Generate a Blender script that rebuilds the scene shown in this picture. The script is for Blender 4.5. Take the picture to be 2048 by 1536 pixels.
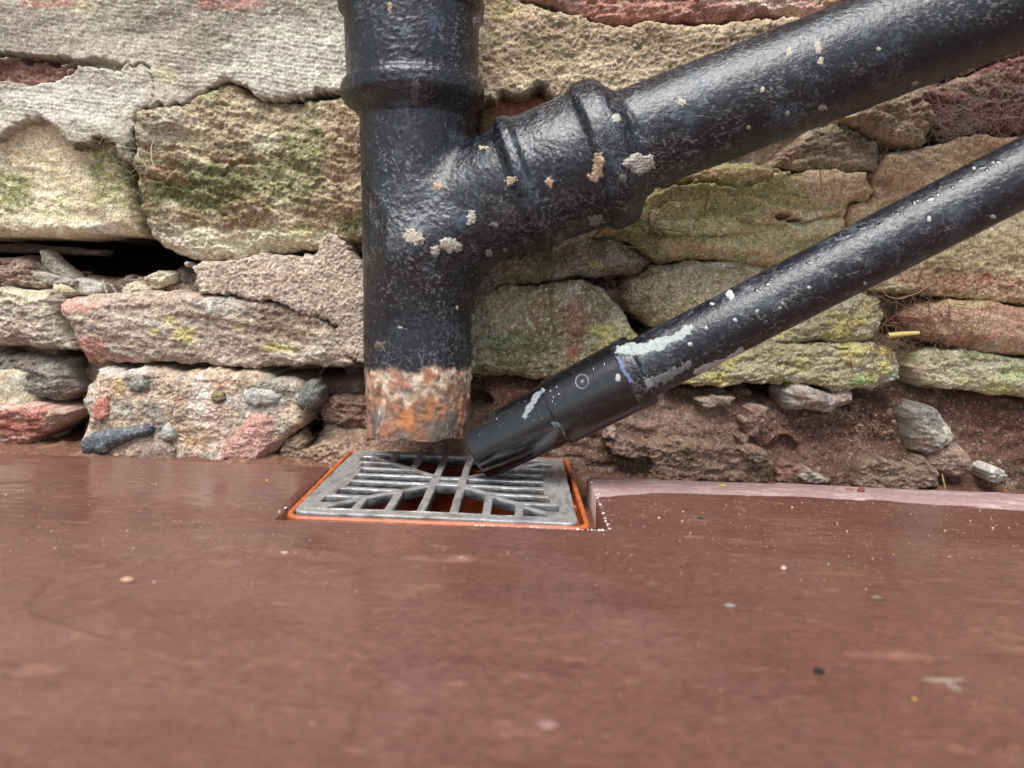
import bpy, bmesh, math, random
import numpy as np
from mathutils import Vector, Matrix
from mathutils.bvhtree import BVHTree

for o in list(bpy.data.objects):
    bpy.data.objects.remove(o)
S = bpy.context.scene
COL = S.collection
rng = np.random.default_rng(7)
random.seed(7)

# ------------------------------------------------------------------ camera, sky, sun, exposure
F = 1500.0; CAMH = 0.129; PITCH = math.radians(7.41)
cd = bpy.data.cameras.new('camera'); cam = bpy.data.objects.new('camera', cd); COL.objects.link(cam)
cam.location = (0, 0, CAMH); cam.rotation_euler = (math.pi/2 - PITCH, 0, 0)
cd.sensor_width = 36.0; cd.lens = 36.0*F/2048; cd.clip_start = 0.005; cd.clip_end = 200
cd.dof.use_dof = True; cd.dof.focus_distance = 0.53; cd.dof.aperture_fstop = 7.5
S.camera = cam

SUN_EL, SUN_AZ = 62.0, 196.0       # overcast: the brightest part of the sky is high, behind the camera and to its left
w = bpy.data.worlds.new('World'); S.world = w; w.use_nodes = True
nt = w.node_tree; nt.nodes.clear()
sky = nt.nodes.new('ShaderNodeTexSky'); sky.sky_type = 'NISHITA'; sky.sun_disc = False
sky.sun_elevation = math.radians(SUN_EL); sky.sun_rotation = math.radians(SUN_AZ)
hs = nt.nodes.new('ShaderNodeHueSaturation'); hs.inputs['Saturation'].default_value = 0.5
bg = nt.nodes.new('ShaderNodeBackground'); bg.inputs['Strength'].default_value = 0.05
wo = nt.nodes.new('ShaderNodeOutputWorld')
nt.links.new(sky.outputs[0], hs.inputs['Color']); nt.links.new(hs.outputs[0], bg.inputs[0]); nt.links.new(bg.outputs[0], wo.inputs[0])

sd_ = bpy.data.lights.new('sun', 'SUN'); sun = bpy.data.objects.new('sun', sd_); COL.objects.link(sun)
sd_.energy = 1.5; sd_.angle = math.radians(38); sd_.color = (1.0, 0.98, 0.96)
az = math.radians(SUN_AZ); el = math.radians(SUN_EL)
sdir = Vector((math.sin(az)*math.cos(el), math.cos(az)*math.cos(el), math.sin(el)))   # towards the sun
sun.rotation_euler = sdir.to_track_quat('Z', 'Y').to_euler()

S.view_settings.view_transform = 'Standard'; S.view_settings.look = 'None'
S.view_settings.exposure = 1.93; S.view_settings.gamma = 1.0; S.view_settings.use_curve_mapping = False

# ------------------------------------------------------------------ view geometry: where a sight line meets a real plane
CP, SP = math.cos(PITCH), math.sin(PITCH)
def ray(px, py):
    x = (px-1024)/F; y = -(py-768)/F
    return np.array([x, CP + y*SP, -SP + y*CP])
def at(px, py, Y):
    d = ray(px, py); return np.array([0, 0, CAMH]) + d*(Y/d[1])
TILT = 0.04
def gz(x): return -TILT*x
def ground(px, py, dz=0.0):
    d = ray(px, py)                      # CAMH + t dz = -TILT t dx + off
    t = (CAMH-dz)/(-d[2]-TILT*d[0]); return np.array([0, 0, CAMH]) + d*t
def project(P):
    P = np.asarray(P, float); v = P-np.array([0, 0, CAMH])
    zc = v[..., 1]*CP - v[..., 2]*SP; yc = v[..., 1]*SP + v[..., 2]*CP
    return 1024+F*v[..., 0]/zc, 768-F*yc/zc

# ------------------------------------------------------------------ noise
def _perm(seed):
    r = np.random.default_rng(seed).permutation(256).astype(np.int32)
    return np.concatenate([r, r])
_PC = {}
def perm(seed):
    if seed not in _PC: _PC[seed] = _perm(seed)
    return _PC[seed]
_A = np.arange(16)*2*np.pi/16
_GX, _GY = np.cos(_A).astype(np.float32), np.sin(_A).astype(np.float32)
def perlin2(x, y, seed=0):
    x = np.asarray(x, np.float32); y = np.asarray(y, np.float32)
    p = perm(seed); xi = np.floor(x).astype(np.int32); yi = np.floor(y).astype(np.int32)
    fx = x-xi; fy = y-yi; xi &= 255; yi &= 255
    u = fx*fx*fx*(fx*(fx*6-15)+10); v = fy*fy*fy*(fy*(fy*6-15)+10)
    def g(ix, iy, dx, dy):
        h = p[p[ix & 255]+(iy & 255)] & 15
        return _GX[h]*dx+_GY[h]*dy
    a = g(xi, yi, fx, fy); b = g(xi+1, yi, fx-1, fy); c = g(xi, yi+1, fx, fy-1); d = g(xi+1, yi+1, fx-1, fy-1)
    return (a+u*(b-a)+v*((c+u*(d-c))-(a+u*(b-a))))*1.5
def fbm2(x, y, freq, octs=4, seed=0, gain=.5):
    s = 0; a = 1.0; n = 0
    for i in range(octs):
        s = s+a*perlin2(x*freq+17.3*i+seed*3.1, y*freq-9.7*i+seed*1.7, seed+i); n += a; a *= gain; freq *= 2.03
    return s/n*1.6
_g3 = np.random.default_rng(99).normal(size=(256, 3)); _g3 = (_g3/np.linalg.norm(_g3, axis=1)[:, None]).astype(np.float32)
def perlin3(P, seed=0):
    p = perm(seed); I = np.floor(P).astype(np.int32); f = (P-I).astype(np.float32); I &= 255
    w_ = f*f*f*(f*(f*6-15)+10)
    def g(a, b, c):
        h = p[(p[(p[(I[:, 0]+a) & 255]+((I[:, 1]+b) & 255)) & 511 if False else (p[(I[:, 0]+a) & 255]+((I[:, 1]+b) & 255))]+((I[:, 2]+c) & 255))]
        G = _g3[h & 255]
        return G[:, 0]*(f[:, 0]-a)+G[:, 1]*(f[:, 1]-b)+G[:, 2]*(f[:, 2]-c)
    x, y, z = w_[:, 0], w_[:, 1], w_[:, 2]
    def L(a, b, t): return a+t*(b-a)
    return L(L(L(g(0, 0, 0), g(1, 0, 0), x), L(g(0, 1, 0), g(1, 1, 0), x), y),
             L(L(g(0, 0, 1), g(1, 0, 1), x), L(g(0, 1, 1), g(1, 1, 1), x), y), z)*1.5
def fbm3(P, freq, octs=4, seed=0, gain=.5):
    s = 0; a = 1.0; n = 0; P = np.asarray(P, np.float32)
    for i in range(octs):
        s = s+a*perlin3(P*freq+np.float32(11.1*i+seed*2.3), seed+i); n += a; a *= gain; freq *= 2.03
    return s/n*1.6
def sstep(a, b, x):
    t = np.clip((x-a)/(b-a), 0, 1); return t*t*(3-2*t)
def lin(r, g, b, k=1.0):
    c = np.array([r, g, b], float)/255
    return np.where(c <= .04045, c/12.92, ((c+.055)/1.055)**2.4)*k

# ------------------------------------------------------------------ objects
def link(o, parent=None):
    COL.objects.link(o)
    if parent is not None: o.parent = parent
    return o
def props(o, label=None, cat=None, group=None, kind=None):
    for k, v in (('label', label), ('category', cat), ('group', group), ('kind', kind)):
        if v: o[k] = v
    return o
def thing(name, label, cat, loc=(0, 0, 0), group=None):
    o = bpy.data.objects.new(name, None); o.empty_display_size = .02; COL.objects.link(o)
    return props(o, label, cat, group)          # the thing's origin stays at the world origin so parts keep world coordinates
def mesh_obj(name, V, faces, mat, parent=None, col=None, smooth=True):
    """V (n,3); faces (m,4) or (m,3) int array or list of them; col (n,4) rgb + roughness"""
    if isinstance(faces, np.ndarray): faces = [faces]
    faces = [np.asarray(f, np.int32) for f in faces if len(f)]
    me = bpy.data.meshes.new(name)
    me.vertices.add(len(V)); me.vertices.foreach_set('co', np.asarray(V, np.float32).ravel())
    loops = np.concatenate([f.ravel() for f in faces])
    tot = np.concatenate([np.full(len(f), f.shape[1], np.int32) for f in faces])
    start = np.concatenate([[0], np.cumsum(tot)[:-1]]).astype(np.int32)
    me.loops.add(len(loops)); me.loops.foreach_set('vertex_index', loops.astype(np.int32))
    me.polygons.add(len(tot)); me.polygons.foreach_set('loop_start', start)
    me.update(calc_edges=True)
    me.polygons.foreach_set('use_smooth', np.full(len(tot), bool(smooth)))
    if col is not None:
        a = me.color_attributes.new('Col', 'FLOAT_COLOR', 'POINT')
        a.data.foreach_set('color', np.asarray(col, np.float32).ravel())
    me.materials.append(mat); me.validate()
    return link(bpy.data.objects.new(name, me), parent)
def rgba(c, rough):
    c = np.asarray(c, np.float32); r = np.broadcast_to(np.asarray(rough, np.float32), c.shape[:1])
    return np.concatenate([c, r[:, None]], 1)
def grid_obj(name, P, keep, mat, parent, col, skirt=None, smooth=True):
    """P (nv,nu,3), keep (nv-1,nu-1) cells, col (nv,nu,4)"""
    nv, nu = P.shape[:2]; idx = np.arange(nv*nu).reshape(nv, nu)
    q = np.stack([idx[:-1, :-1], idx[:-1, 1:], idx[1:, 1:], idx[1:, :-1]], -1)[keep]
    used = np.unique(q); remap = np.full(nv*nu, -1); remap[used] = np.arange(len(used)); q = remap[q]
    V = P.reshape(-1, 3)[used]; C = col.reshape(-1, 4)[used]
    if skirt is not None:
        e = np.concatenate([q[:, [0, 1]], q[:, [1, 2]], q[:, [2, 3]], q[:, [3, 0]]]); N = len(V)
        k = e[:, 0]*N+e[:, 1]; kr = e[:, 1]*N+e[:, 0]; be = e[~np.isin(kr, k)]
        bv = np.unique(be); m2 = np.full(N, -1); m2[bv] = N+np.arange(len(bv))
        V = np.concatenate([V, V[bv]+np.asarray(skirt)]); C = np.concatenate([C, C[bv]])
        q = np.concatenate([q, np.stack([be[:, 1], be[:, 0], m2[be[:, 0]], m2[be[:, 1]]], 1)])
    return mesh_obj(name, V, q, mat, parent, C, smooth)

# ------------------------------------------------------------------ materials
def surf_mat(name, grain=700., grain_amt=.25, bump=.0004, bump_scale=550., spec=.3, metal=0.0, rvar=.1, coat=0.0, stretch=(1, 1, 1), bump2=0.0, bump2_scale=120., wisps=0.0):
    m = bpy.data.materials.new(name); m.use_nodes = True; n = m.node_tree.nodes; L = m.node_tree.links; n.clear()
    out = n.new('ShaderNodeOutputMaterial'); b = n.new('ShaderNodeBsdfPrincipled'); L.new(b.outputs[0], out.inputs[0])
    at_ = n.new('ShaderNodeAttribute'); at_.attribute_name = 'Col'
    tc = n.new('ShaderNodeTexCoord'); mp = n.new('ShaderNodeMapping'); mp.inputs['Scale'].default_value = stretch
    L.new(tc.outputs['Object'], mp.inputs[0])
    nz = n.new('ShaderNodeTexNoise'); nz.inputs['Scale'].default_value = grain; nz.inputs['Detail'].default_value = 3; nz.inputs['Roughness'].default_value = .7
    L.new(mp.outputs[0], nz.inputs['Vector'])
    mr = n.new('ShaderNodeMapRange'); mr.inputs[1].default_value = .3; mr.inputs[2].default_value = .7
    mr.inputs[3].default_value = 1-grain_amt*1.25; mr.inputs[4].default_value = 1+grain_amt
    L.new(nz.outputs['Fac'], mr.inputs[0])
    mx = n.new('ShaderNodeMix'); mx.data_type = 'RGBA'; mx.blend_type = 'MULTIPLY'; mx.inputs[0].default_value = 1
    L.new(at_.outputs['Color'], mx.inputs[6]); L.new(mr.outputs[0], mx.inputs[7]); L.new(mx.outputs[2], b.inputs['Base Color'])
    ad = n.new('ShaderNodeMath'); ad.operation = 'MULTIPLY_ADD'; ad.inputs[1].default_value = rvar*2; ad.use_clamp = True
    sb = n.new('ShaderNodeMath'); sb.operation = 'SUBTRACT'; sb.inputs[1].default_value = rvar
    L.new(at_.outputs['Alpha'], sb.inputs[0]); L.new(nz.outputs['Fac'], ad.inputs[0]); L.new(sb.outputs[0], ad.inputs[2])
    L.new(ad.outputs[0], b.inputs['Roughness'])
    b.inputs['Specular IOR Level'].default_value = spec; b.inputs['Metallic'].default_value = metal; b.inputs['Coat Weight'].default_value = coat
    if wisps:      # hair scratches, dried drips and tiny pale chips in the paint film
        prev = mx.outputs[2]
        for k, (sc, wd, msk, st, col_) in enumerate(((150, .017, .51, (1, 1, 1), (.30, .31, .31, 1)), (260, .020, .52, (1, 1, .45), (.26, .29, .32, 1)), (90, .012, .50, (.5, 1, 1), (.34, .34, .32, 1)), (420, .04, .57, (1, 1, 1), (.36, .36, .34, 1)))):
            m2 = n.new('ShaderNodeMapping'); m2.inputs['Scale'].default_value = st; m2.inputs['Location'].default_value = (k*3.1, k*1.7, k*.9); L.new(tc.outputs['Object'], m2.inputs[0])
            a1 = n.new('ShaderNodeTexNoise'); a1.inputs['Scale'].default_value = sc; a1.inputs['Detail'].default_value = 2.5; a1.inputs['Distortion'].default_value = .6; L.new(m2.outputs[0], a1.inputs['Vector'])
            su = n.new('ShaderNodeMath'); su.operation = 'SUBTRACT'; su.inputs[1].default_value = .5; L.new(a1.outputs['Fac'], su.inputs[0])
            ab = n.new('ShaderNodeMath'); ab.operation = 'ABSOLUTE'; L.new(su.outputs[0], ab.inputs[0])
            r1 = n.new('ShaderNodeMapRange'); r1.inputs[1].default_value = wd; r1.inputs[2].default_value = 0; L.new(ab.outputs[0], r1.inputs[0])
            a2 = n.new('ShaderNodeTexNoise'); a2.inputs['Scale'].default_value = sc*.22; a2.inputs['Detail'].default_value = 4; a2.inputs['Roughness'].default_value = .7; L.new(m2.outputs[0], a2.inputs['Vector'])
            r2 = n.new('ShaderNodeMapRange'); r2.inputs[1].default_value = msk; r2.inputs[2].default_value = msk+.12; L.new(a2.outputs['Fac'], r2.inputs[0])
            a2.inputs['Scale'].default_value = sc*.12
            mu = n.new('ShaderNodeMath'); mu.operation = 'MULTIPLY'; L.new(r1.outputs[0], mu.inputs[0]); L.new(r2.outputs[0], mu.inputs[1])
            mv = n.new('ShaderNodeMath'); mv.operation = 'MULTIPLY'; mv.inputs[1].default_value = wisps; L.new(mu.outputs[0], mv.inputs[0])
            mm = n.new('ShaderNodeMix'); mm.data_type = 'RGBA'; L.new(mv.outputs[0], mm.inputs[0]); L.new(prev, mm.inputs[6]); mm.inputs[7].default_value = col_; prev = mm.outputs[2]
        L.new(prev, b.inputs['Base Color'])
    nb = n.new('ShaderNodeTexNoise'); nb.inputs['Scale'].default_value = bump_scale; nb.inputs['Detail'].default_value = 4; nb.inputs['Roughness'].default_value = .65
    L.new(mp.outputs[0], nb.inputs['Vector'])
    bp = n.new('ShaderNodeBump'); bp.inputs['Strength'].default_value = 1.0; bp.inputs['Distance'].default_value = bump
    L.new(nb.outputs['Fac'], bp.inputs['Height'])
    if bump2:
        nb2 = n.new('ShaderNodeTexNoise'); nb2.inputs['Scale'].default_value = bump2_scale; nb2.inputs['Detail'].default_value = 3
        L.new(mp.outputs[0], nb2.inputs['Vector'])
        bp2 = n.new('ShaderNodeBump'); bp2.inputs['Distance'].default_value = bump2; L.new(nb2.outputs['Fac'], bp2.inputs['Height'])
        L.new(bp2.outputs[0], bp.inputs['Normal'])
    L.new(bp.outputs[0], b.inputs['Normal'])
    return m
M_STONE = surf_mat('sandstone', 720, .5, .0017, 560)
M_MORTAR = surf_mat('lime_mortar', 800, .5, .0018, 640)
M_SMEAR = surf_mat('smeared_mortar', 800, .42, .0009, 600)
M_MUD = surf_mat('mud', 700, .42, .0015, 520, spec=.25)
M_IRON = surf_mat('painted_iron', 520, .3, .0005, 420, spec=.62, rvar=.14, bump2=.0003, bump2_scale=190, wisps=.5)
M_PLASTIC = surf_mat('black_plastic', 900, .10, .00008, 900, spec=.7, rvar=.05, wisps=.05)
M_SPLASH = surf_mat('cement', 900, .22, .0006, 700)
M_SLAB = surf_mat('wet_sandstone_paving', 620, .24, .00013, 420, spec=.75, rvar=.08, stretch=(.4, 1, 1), bump2=.00020, bump2_scale=110)
M_ORANGE = surf_mat('orange_plastic', 130, .32, .0001, 300, spec=.5, rvar=.12)
M_STEEL = surf_mat('cast_aluminium', 500, .16, .00022, 420, spec=.5, metal=.55, rvar=.14, bump2=.0004, bump2_scale=160)
M_SOFT = surf_mat('dry_matter', 800, .2, .0003, 600, spec=.2)

def P1(c, r=.9):   # one flat colour spec used by small objects
    return c, r

# ------------------------------------------------------------------ stones of the wall
RES = 0.00085
def poly_wall(pts, Y):
    return np.array([at(x, y, Y)[[0, 2]] for x, y in pts])
def signed_dist(U, V, poly):
    d2 = np.full(U.shape, 1e9, np.float32); inside = np.zeros(U.shape, bool)
    n = len(poly)
    for i in range(n):
        ax, ay = poly[i]; bx, by = poly[(i+1) % n]; ex, ey = bx-ax, by-ay
        wx, wy = U-ax, V-ay; t = np.clip((wx*ex+wy*ey)/(ex*ex+ey*ey+1e-18), 0, 1)
        d2 = np.minimum(d2, (wx-ex*t)**2+(wy-ey*t)**2)
        c = ((ay > V) != (by > V)) & (U < (bx-ax)*(V-ay)/(by-ay+1e-18)+ax); inside ^= c
    return np.where(inside, 1, -1)*np.sqrt(d2)
def paint(U, V, Y, base, layers=(), spots=(), seed=0, mottle=.22):
    c = np.broadcast_to(np.asarray(base, np.float32), U.shape+(3,)).copy()
    for i, L in enumerate(layers):
        rgb, freq, thr, soft, amt = L[:5]; asp = L[5] if len(L) > 5 else 1.0
        m = sstep(thr-soft, thr+soft, fbm2(U/asp, V, freq, 4, seed+40+7*i, .6))*amt
        c += (np.asarray(rgb, np.float32)-c)*m[..., None]
    for i, (px, py, rx, ry, rgb, amt) in enumerate(spots):
        u0, _, v0 = at(px, py, Y); k = Y/F
        d = ((U-u0)/(rx*k))**2+((V-v0)/(ry*k))**2
        m = sstep(1.35, .25, d+.95*fbm2(U, V, 80, 5, seed+5+i, .7))*amt*(.45+.55*sstep(-.35, .25, fbm2(U, V, 260, 3, seed+25+i, .7)))
        c += (np.asarray(rgb, np.float32)-c)*m[..., None]
    m1 = fbm2(U, V, 160, 4, seed+70, .7)
    c *= np.clip(1+mottle*1.5*m1, .4, 1.8)[..., None]
    g = sstep(.3, .75, fbm2(U, V, 420, 3, seed+80, .75)); c += (np.float32([.62, .58, .48])-c)*(g*.42)[..., None]
    g = sstep(.25, .7, fbm2(U, V, 330, 3, seed+84, .75)); c *= (1-.38*g)[..., None]
    L_ = c@np.float32([.3, .55, .15]); c = (L_[..., None]+(c-L_[..., None])*.84)*1.22
    return np.clip(c, .008, .85)
def stone(name, pts, Y, parent, base, layers=(), spots=(), seed=0, R=.007, drop=None, big=.004, bigf=22, mid=.0016, fine=.0007, grit=.00035,
          strata=0, sper=.009, sang=0.0, edge=.0022, edgef=70, mat=None, depth=.05, res=RES, tilt=(0, 0), rough=.9, mottle=.22, extra=None, label=None, ang=0.0, Yp=None, grow=.0012, fk=1.35, gain=1.0):
    mat = mat or M_STONE
    poly = poly_wall(pts, Yp or Y); lo = poly.min(0)-.008; hi = poly.max(0)+.008
    u = np.arange(lo[0], hi[0], res); v = np.arange(lo[1], hi[1], res); U, V = np.meshgrid(u, v); U = U.astype(np.float32); V = V.astype(np.float32)
    sd = signed_dist(U, V, poly)+edge*fbm2(U, V, edgef, 4, seed+1, .6)-edge*.3+grow
    gy, gx = np.gradient(sd, res); gl = np.sqrt(gx*gx+gy*gy)+1e-6
    # snap the rim onto the outline
    out = (sd < 0) & (sd > -1.5*res)
    Us = U+np.where(out, np.clip(-sd, 0, res)*gx/gl, 0); Vs = V+np.where(out, np.clip(-sd, 0, res)*gy/gl, 0)
    ok = sd > -1.05*res; keep = ok[:-1, :-1] & ok[:-1, 1:] & ok[1:, :-1] & ok[1:, 1:]
    keep &= (np.maximum.reduce([sd[:-1, :-1], sd[:-1, 1:], sd[1:, :-1], sd[1:, 1:]]) > 0)
    drop = R*1.0 if drop is None else drop
    Rl = R*(1+.5*fbm2(U, V, 30, 2, seed+9))
    t = np.clip(sd/np.maximum(Rl, .001), 0, 1); prof = np.sqrt(np.maximum(0, 1-(1-t)**2))
    ca, sa = math.cos(sang), math.sin(sang); A = U*ca+V*sa; B = -U*sa+V*ca
    h = -drop*(1-prof)
    h += big*fbm2(A*.7, B*1.3, bigf, 3, seed+2)
    rid = 1-np.abs(fbm2(A*.5, B*1.2, bigf*3.1, 4, seed+3, .55)); h += mid*(rid-.6)*1.6
    h += fk*fine*fbm2(A*.8, B*1.1, 170, 4, seed+4, .65)+fk*grit*fbm2(U, V, 460, 2, seed+6)*1.2
    h -= fk*fine*.8*sstep(.3, .7, fbm2(U, V, 120, 3, seed+7, .6))
    if strata:
        q = B/sper+1.0*fbm2(A, B, 20, 5, seed+8, .6); fr = q-np.floor(q); am = .4+.6*sstep(-.3, .4, fbm2(A*.4, np.floor(q)*3.3, 14, 2, seed+12))
        h += strata*am*(sstep(0, .85, fr)*(1-sstep(.9, 1, fr))-.5)
    cu, cv = poly.mean(0); h += tilt[0]*(U-cu)+tilt[1]*(V-cv)
    c = paint(U, V, Yp or Y, base, layers, spots, seed, mottle)
    c = np.clip(c*gain, .008, .85)
    if extra: h, c = extra(U, V, sd, h, c)
    P = np.stack([Us, Y-h, Vs], -1)
    C = np.concatenate([c, np.full(U.shape+(1,), rough, np.float32)], -1)
    o = grid_obj(name, P, keep, mat, parent, C, skirt=(0, depth, 0))
    if label: o['label'] = label
    return o

wall = thing('stone_wall', 'old rubble sandstone wall with crumbling mortar behind the black pipes', 'wall')
CREAM = lin(206, 192, 152); TAN = lin(172, 150, 116); GREY = lin(150, 142, 128); MOSS = lin(104, 106, 52); DMOSS = lin(74, 78, 40)
BROWN = lin(130, 100, 78); PINK = lin(178, 130, 112); RED = lin(160, 88, 70); LICH = lin(214, 212, 182); YEL = lin(196, 186, 84); DGREY = lin(92, 90, 82)
OLIVE = lin(140, 128, 78); WHITE = lin(222, 216, 202)

GRIT_L = [(LICH, 300, .35, .2, .55), (BROWN, 120, .25, .3, .5), (DGREY, 260, .42, .2, .5)]

# ---- left side
def crack_groove(lines, width, depth, colr=None):
    segs = []
    for pl, Y in lines:
        q = poly_wall(pl, Y); segs += [(q[i], q[i+1]) for i in range(len(q)-1)]
    def f(U, V, sd, h, c):
        d2 = np.full(U.shape, 1e9, np.float32)
        Uw = U+.0022*fbm2(U, V, 110, 3, 311); Vw = V+.0022*fbm2(U, V, 110, 3, 312)
        for (a, b) in segs:
            ex, ey = b-a; t = np.clip(((Uw-a[0])*ex+(Vw-a[1])*ey)/(ex*ex+ey*ey), 0, 1)
            d2 = np.minimum(d2, (Uw-a[0]-ex*t)**2+(Vw-a[1]-ey*t)**2)
        d = np.sqrt(d2); wd = width*(1+.8*fbm2(U, V, 60, 3, 320))
        h = h-depth*sstep(1, .25, d/np.maximum(wd, 1e-4))
        return h, c
    return f
def comb(*fs):
    def f(U, V, sd, h, c):
        for g in fs: h, c = g(U, V, sd, h, c)
        return h, c
    return f
def red_hollow(px, py, rx, ry, Y, rgb, depth):
    u0, _, v0 = at(px, py, Y); k = Y/F
    def f(U, V, sd, h, c):
        d = ((U-u0)/(rx*k))**2+((V-v0)/(ry*k))**2+.6*fbm2(U, V, 70, 4, int(px)+3, .6)
        m = sstep(1.1, .7, d)
        h = h-depth*m*(1+.4*fbm2(U, V, 200, 3, int(py)))
        c = c+(np.asarray(rgb, np.float32)*(1+.3*fbm2(U, V, 150, 3, 77))[..., None]-c)*(m*.9)[..., None]
        return h, np.clip(c, .01, .8)
    return f

M1 = [(-160, -150), (745, -150), (745, 172), (700, 178), (640, 184), (580, 194), (545, 199), (520, 195), (490, 172), (450, 153), (425, 172), (400, 186), (365, 206), (318, 211), (290, 216), (268, 240), (262, 285), (256, 322), (236, 312), (226, 288), (214, 274), (196, 268), (184, 284), (165, 292), (140, 288), (122, 268), (103, 243), (72, 234), (48, 238), (18, 256), (-10, 278), (-160, 270)]
stone('mortar_patch', M1, .566, wall, lin(150, 139, 123), [(lin(192, 184, 162), 22, .05, .35, .6, 1.6), (lin(108, 98, 84), 14, .1, .35, .6, 2), (MOSS, 18, .42, .25, .3), (LICH, 240, .4, .2, .4)],
      [(620, 130, 170, 80, lin(208, 202, 184), .75), (580, 60, 90, 30, lin(176, 168, 148), .5), (150, 50, 190, 40, lin(120, 109, 95), .6), (130, 200, 150, 60, lin(190, 184, 170), .75), (20, 150, 50, 30, lin(132, 102, 92), .5), (460, 8, 70, 12, lin(170, 105, 92), .8), (105, 4, 60, 10, lin(165, 96, 84), .8), (165, 10, 30, 14, lin(190, 178, 130), .7), (250, 40, 60, 30, lin(104, 106, 78), .5), (330, 150, 24, 16, lin(206, 204, 130), .5), (230, 255, 20, 40, lin(180, 176, 160), .6)],
      seed=11, R=.003, drop=.004, big=.0035, bigf=14, mid=.0008, fine=.0008, grit=.0005, fk=.6, strata=.0006, sper=.0030, sang=-.12, edge=.0030, edgef=130, mat=M_SMEAR, depth=.02,
      extra=comb(red_hollow(60, 140, 90, 26, .566, lin(126, 88, 76), .006), crack_groove([([(-60, 108), (60, 116), (130, 123), (200, 128), (240, 132)], .566)], .0030, .010), crack_groove([([(240, 132), (284, 128), (299, 134), (305, 170), (309, 214)], .566)], .0008, .004)), label='grey brushed mortar smear across the top left with a ragged lower edge')
stone('stone', [(-160, 225), (60, 215), (200, 232), (240, 300), (252, 380), (270, 440), (267, 466), (185, 463), (120, 472), (0, 470), (-160, 474)], .577, wall, lin(200, 186, 148),
      [(OLIVE, 26, .15, .3, .55), (lin(214, 200, 168), 20, .0, .4, .5, 2), (GREY, 150, .4, .2, .4)],
      [(20, 380, 50, 50, lin(110, 112, 56), 1), (215, 350, 46, 66, lin(130, 128, 66), 1), (130, 420, 60, 26, lin(140, 134, 74), .6), (200, 455, 40, 12, WHITE, .8), (100, 310, 80, 30, lin(206, 182, 140), .6)],
      seed=31, gain=1.10, fk=.6, R=.012, drop=.014, big=.005, bigf=12, mid=.0012, fine=.0006, grit=.0003, strata=.0012, sper=.012, sang=-.18, label='cream stone with faint curved bedding lines')
stone('stone', [(278, 226), (300, 213), (360, 207), (395, 192), (440, 164), (470, 170), (520, 196), (570, 204), (640, 196), (760, 190), (760, 482), (700, 482), (655, 490), (600, 500), (560, 505), (480, 514), (400, 522), (350, 514), (312, 492), (288, 470), (272, 420), (277, 380), (266, 330), (269, 270)], .570, wall, lin(150, 128, 92),
      [(MOSS, 20, .05, .3, .75), (lin(158, 118, 88), 16, .25, .25, .45), (CREAM, 30, .2, .25, .6), (LICH, 260, .4, .2, .5)],
      [(470, 250, 190, 40, lin(176, 158, 124), .8), (330, 250, 60, 40, lin(170, 158, 138), .8), (530, 285, 34, 26, lin(196, 196, 160), .8), (400, 370, 110, 46, lin(84, 92, 38), 1), (560, 360, 90, 50, lin(100, 106, 52), .85), (480, 300, 90, 14, lin(84, 84, 50), .6), (690, 340, 40, 100, lin(164, 124, 98), .6), (400, 492, 140, 40, lin(214, 208, 178), 1), (560, 488, 110, 34, lin(204, 200, 164), 1), (470, 475, 200, 20, lin(206, 198, 160), .8), (330, 470, 50, 40, lin(190, 176, 150), .8), (440, 460, 30, 14, lin(164, 116, 96), .5), (590, 470, 30, 22, YEL, .4), (330, 350, 50, 20, lin(172, 120, 96), .5)],
      seed=41, R=.012, drop=.012, big=.008, bigf=11, mid=.0028, fine=.0011, grit=.0005, strata=.0036, sper=.017, sang=-.25, tilt=(0, .10), label='large mossy stone left of the iron pipe',
      extra=comb(crack_groove([([(300, 300), (380, 300), (450, 330), (520, 320)], .57)], .0035, .004)))
stone('mortar_patch', [(385, 536), (400, 526), (470, 521), (520, 506), (560, 511), (628, 511), (636, 482), (652, 468), (676, 470), (692, 488), (704, 512), (724, 522), (790, 522), (790, 742), (735, 742), (722, 724), (690, 710), (667, 682), (672, 655), (655, 640), (622, 630), (600, 625), (560, 606), (540, 598), (520, 604), (470, 590), (396, 584)], .564, wall, lin(182, 160, 138),
      [(lin(190, 168, 146), 60, .1, .3, .6), (lin(126, 104, 88), 200, .3, .2, .6), (lin(200, 186, 168), 320, .4, .15, .5)], [(400, 555, 30, 40, lin(196, 184, 160), .7)],
      seed=51, R=.0025, drop=.004, big=.0028, bigf=20, mid=.0001, fine=.0005, grit=.0009, fk=1.0, edge=.0028, edgef=160, mat=M_MORTAR, depth=.03, mottle=.3, label='gritty brown mortar wedge beside the iron pipe')
stone('stone', [(-160, 575), (0, 574), (50, 578), (98, 580), (113, 602), (110, 640), (126, 672), (139, 700), (100, 706), (40, 697), (-160, 692)], .570, wall, lin(166, 150, 130),
      [(GREY, 40, .1, .3, .6), (LICH, 200, .35, .2, .5), (BROWN, 30, .3, .25, .4)], [(40, 592, 60, 16, lin(214, 200, 160), .85), (60, 660, 60, 26, lin(150, 128, 110), .6)],
      seed=61, grow=-.0002, R=.010, big=.004, mid=.002, fine=.001, grit=.0005, strata=.0012, sper=.008, sang=-.1)
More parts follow.
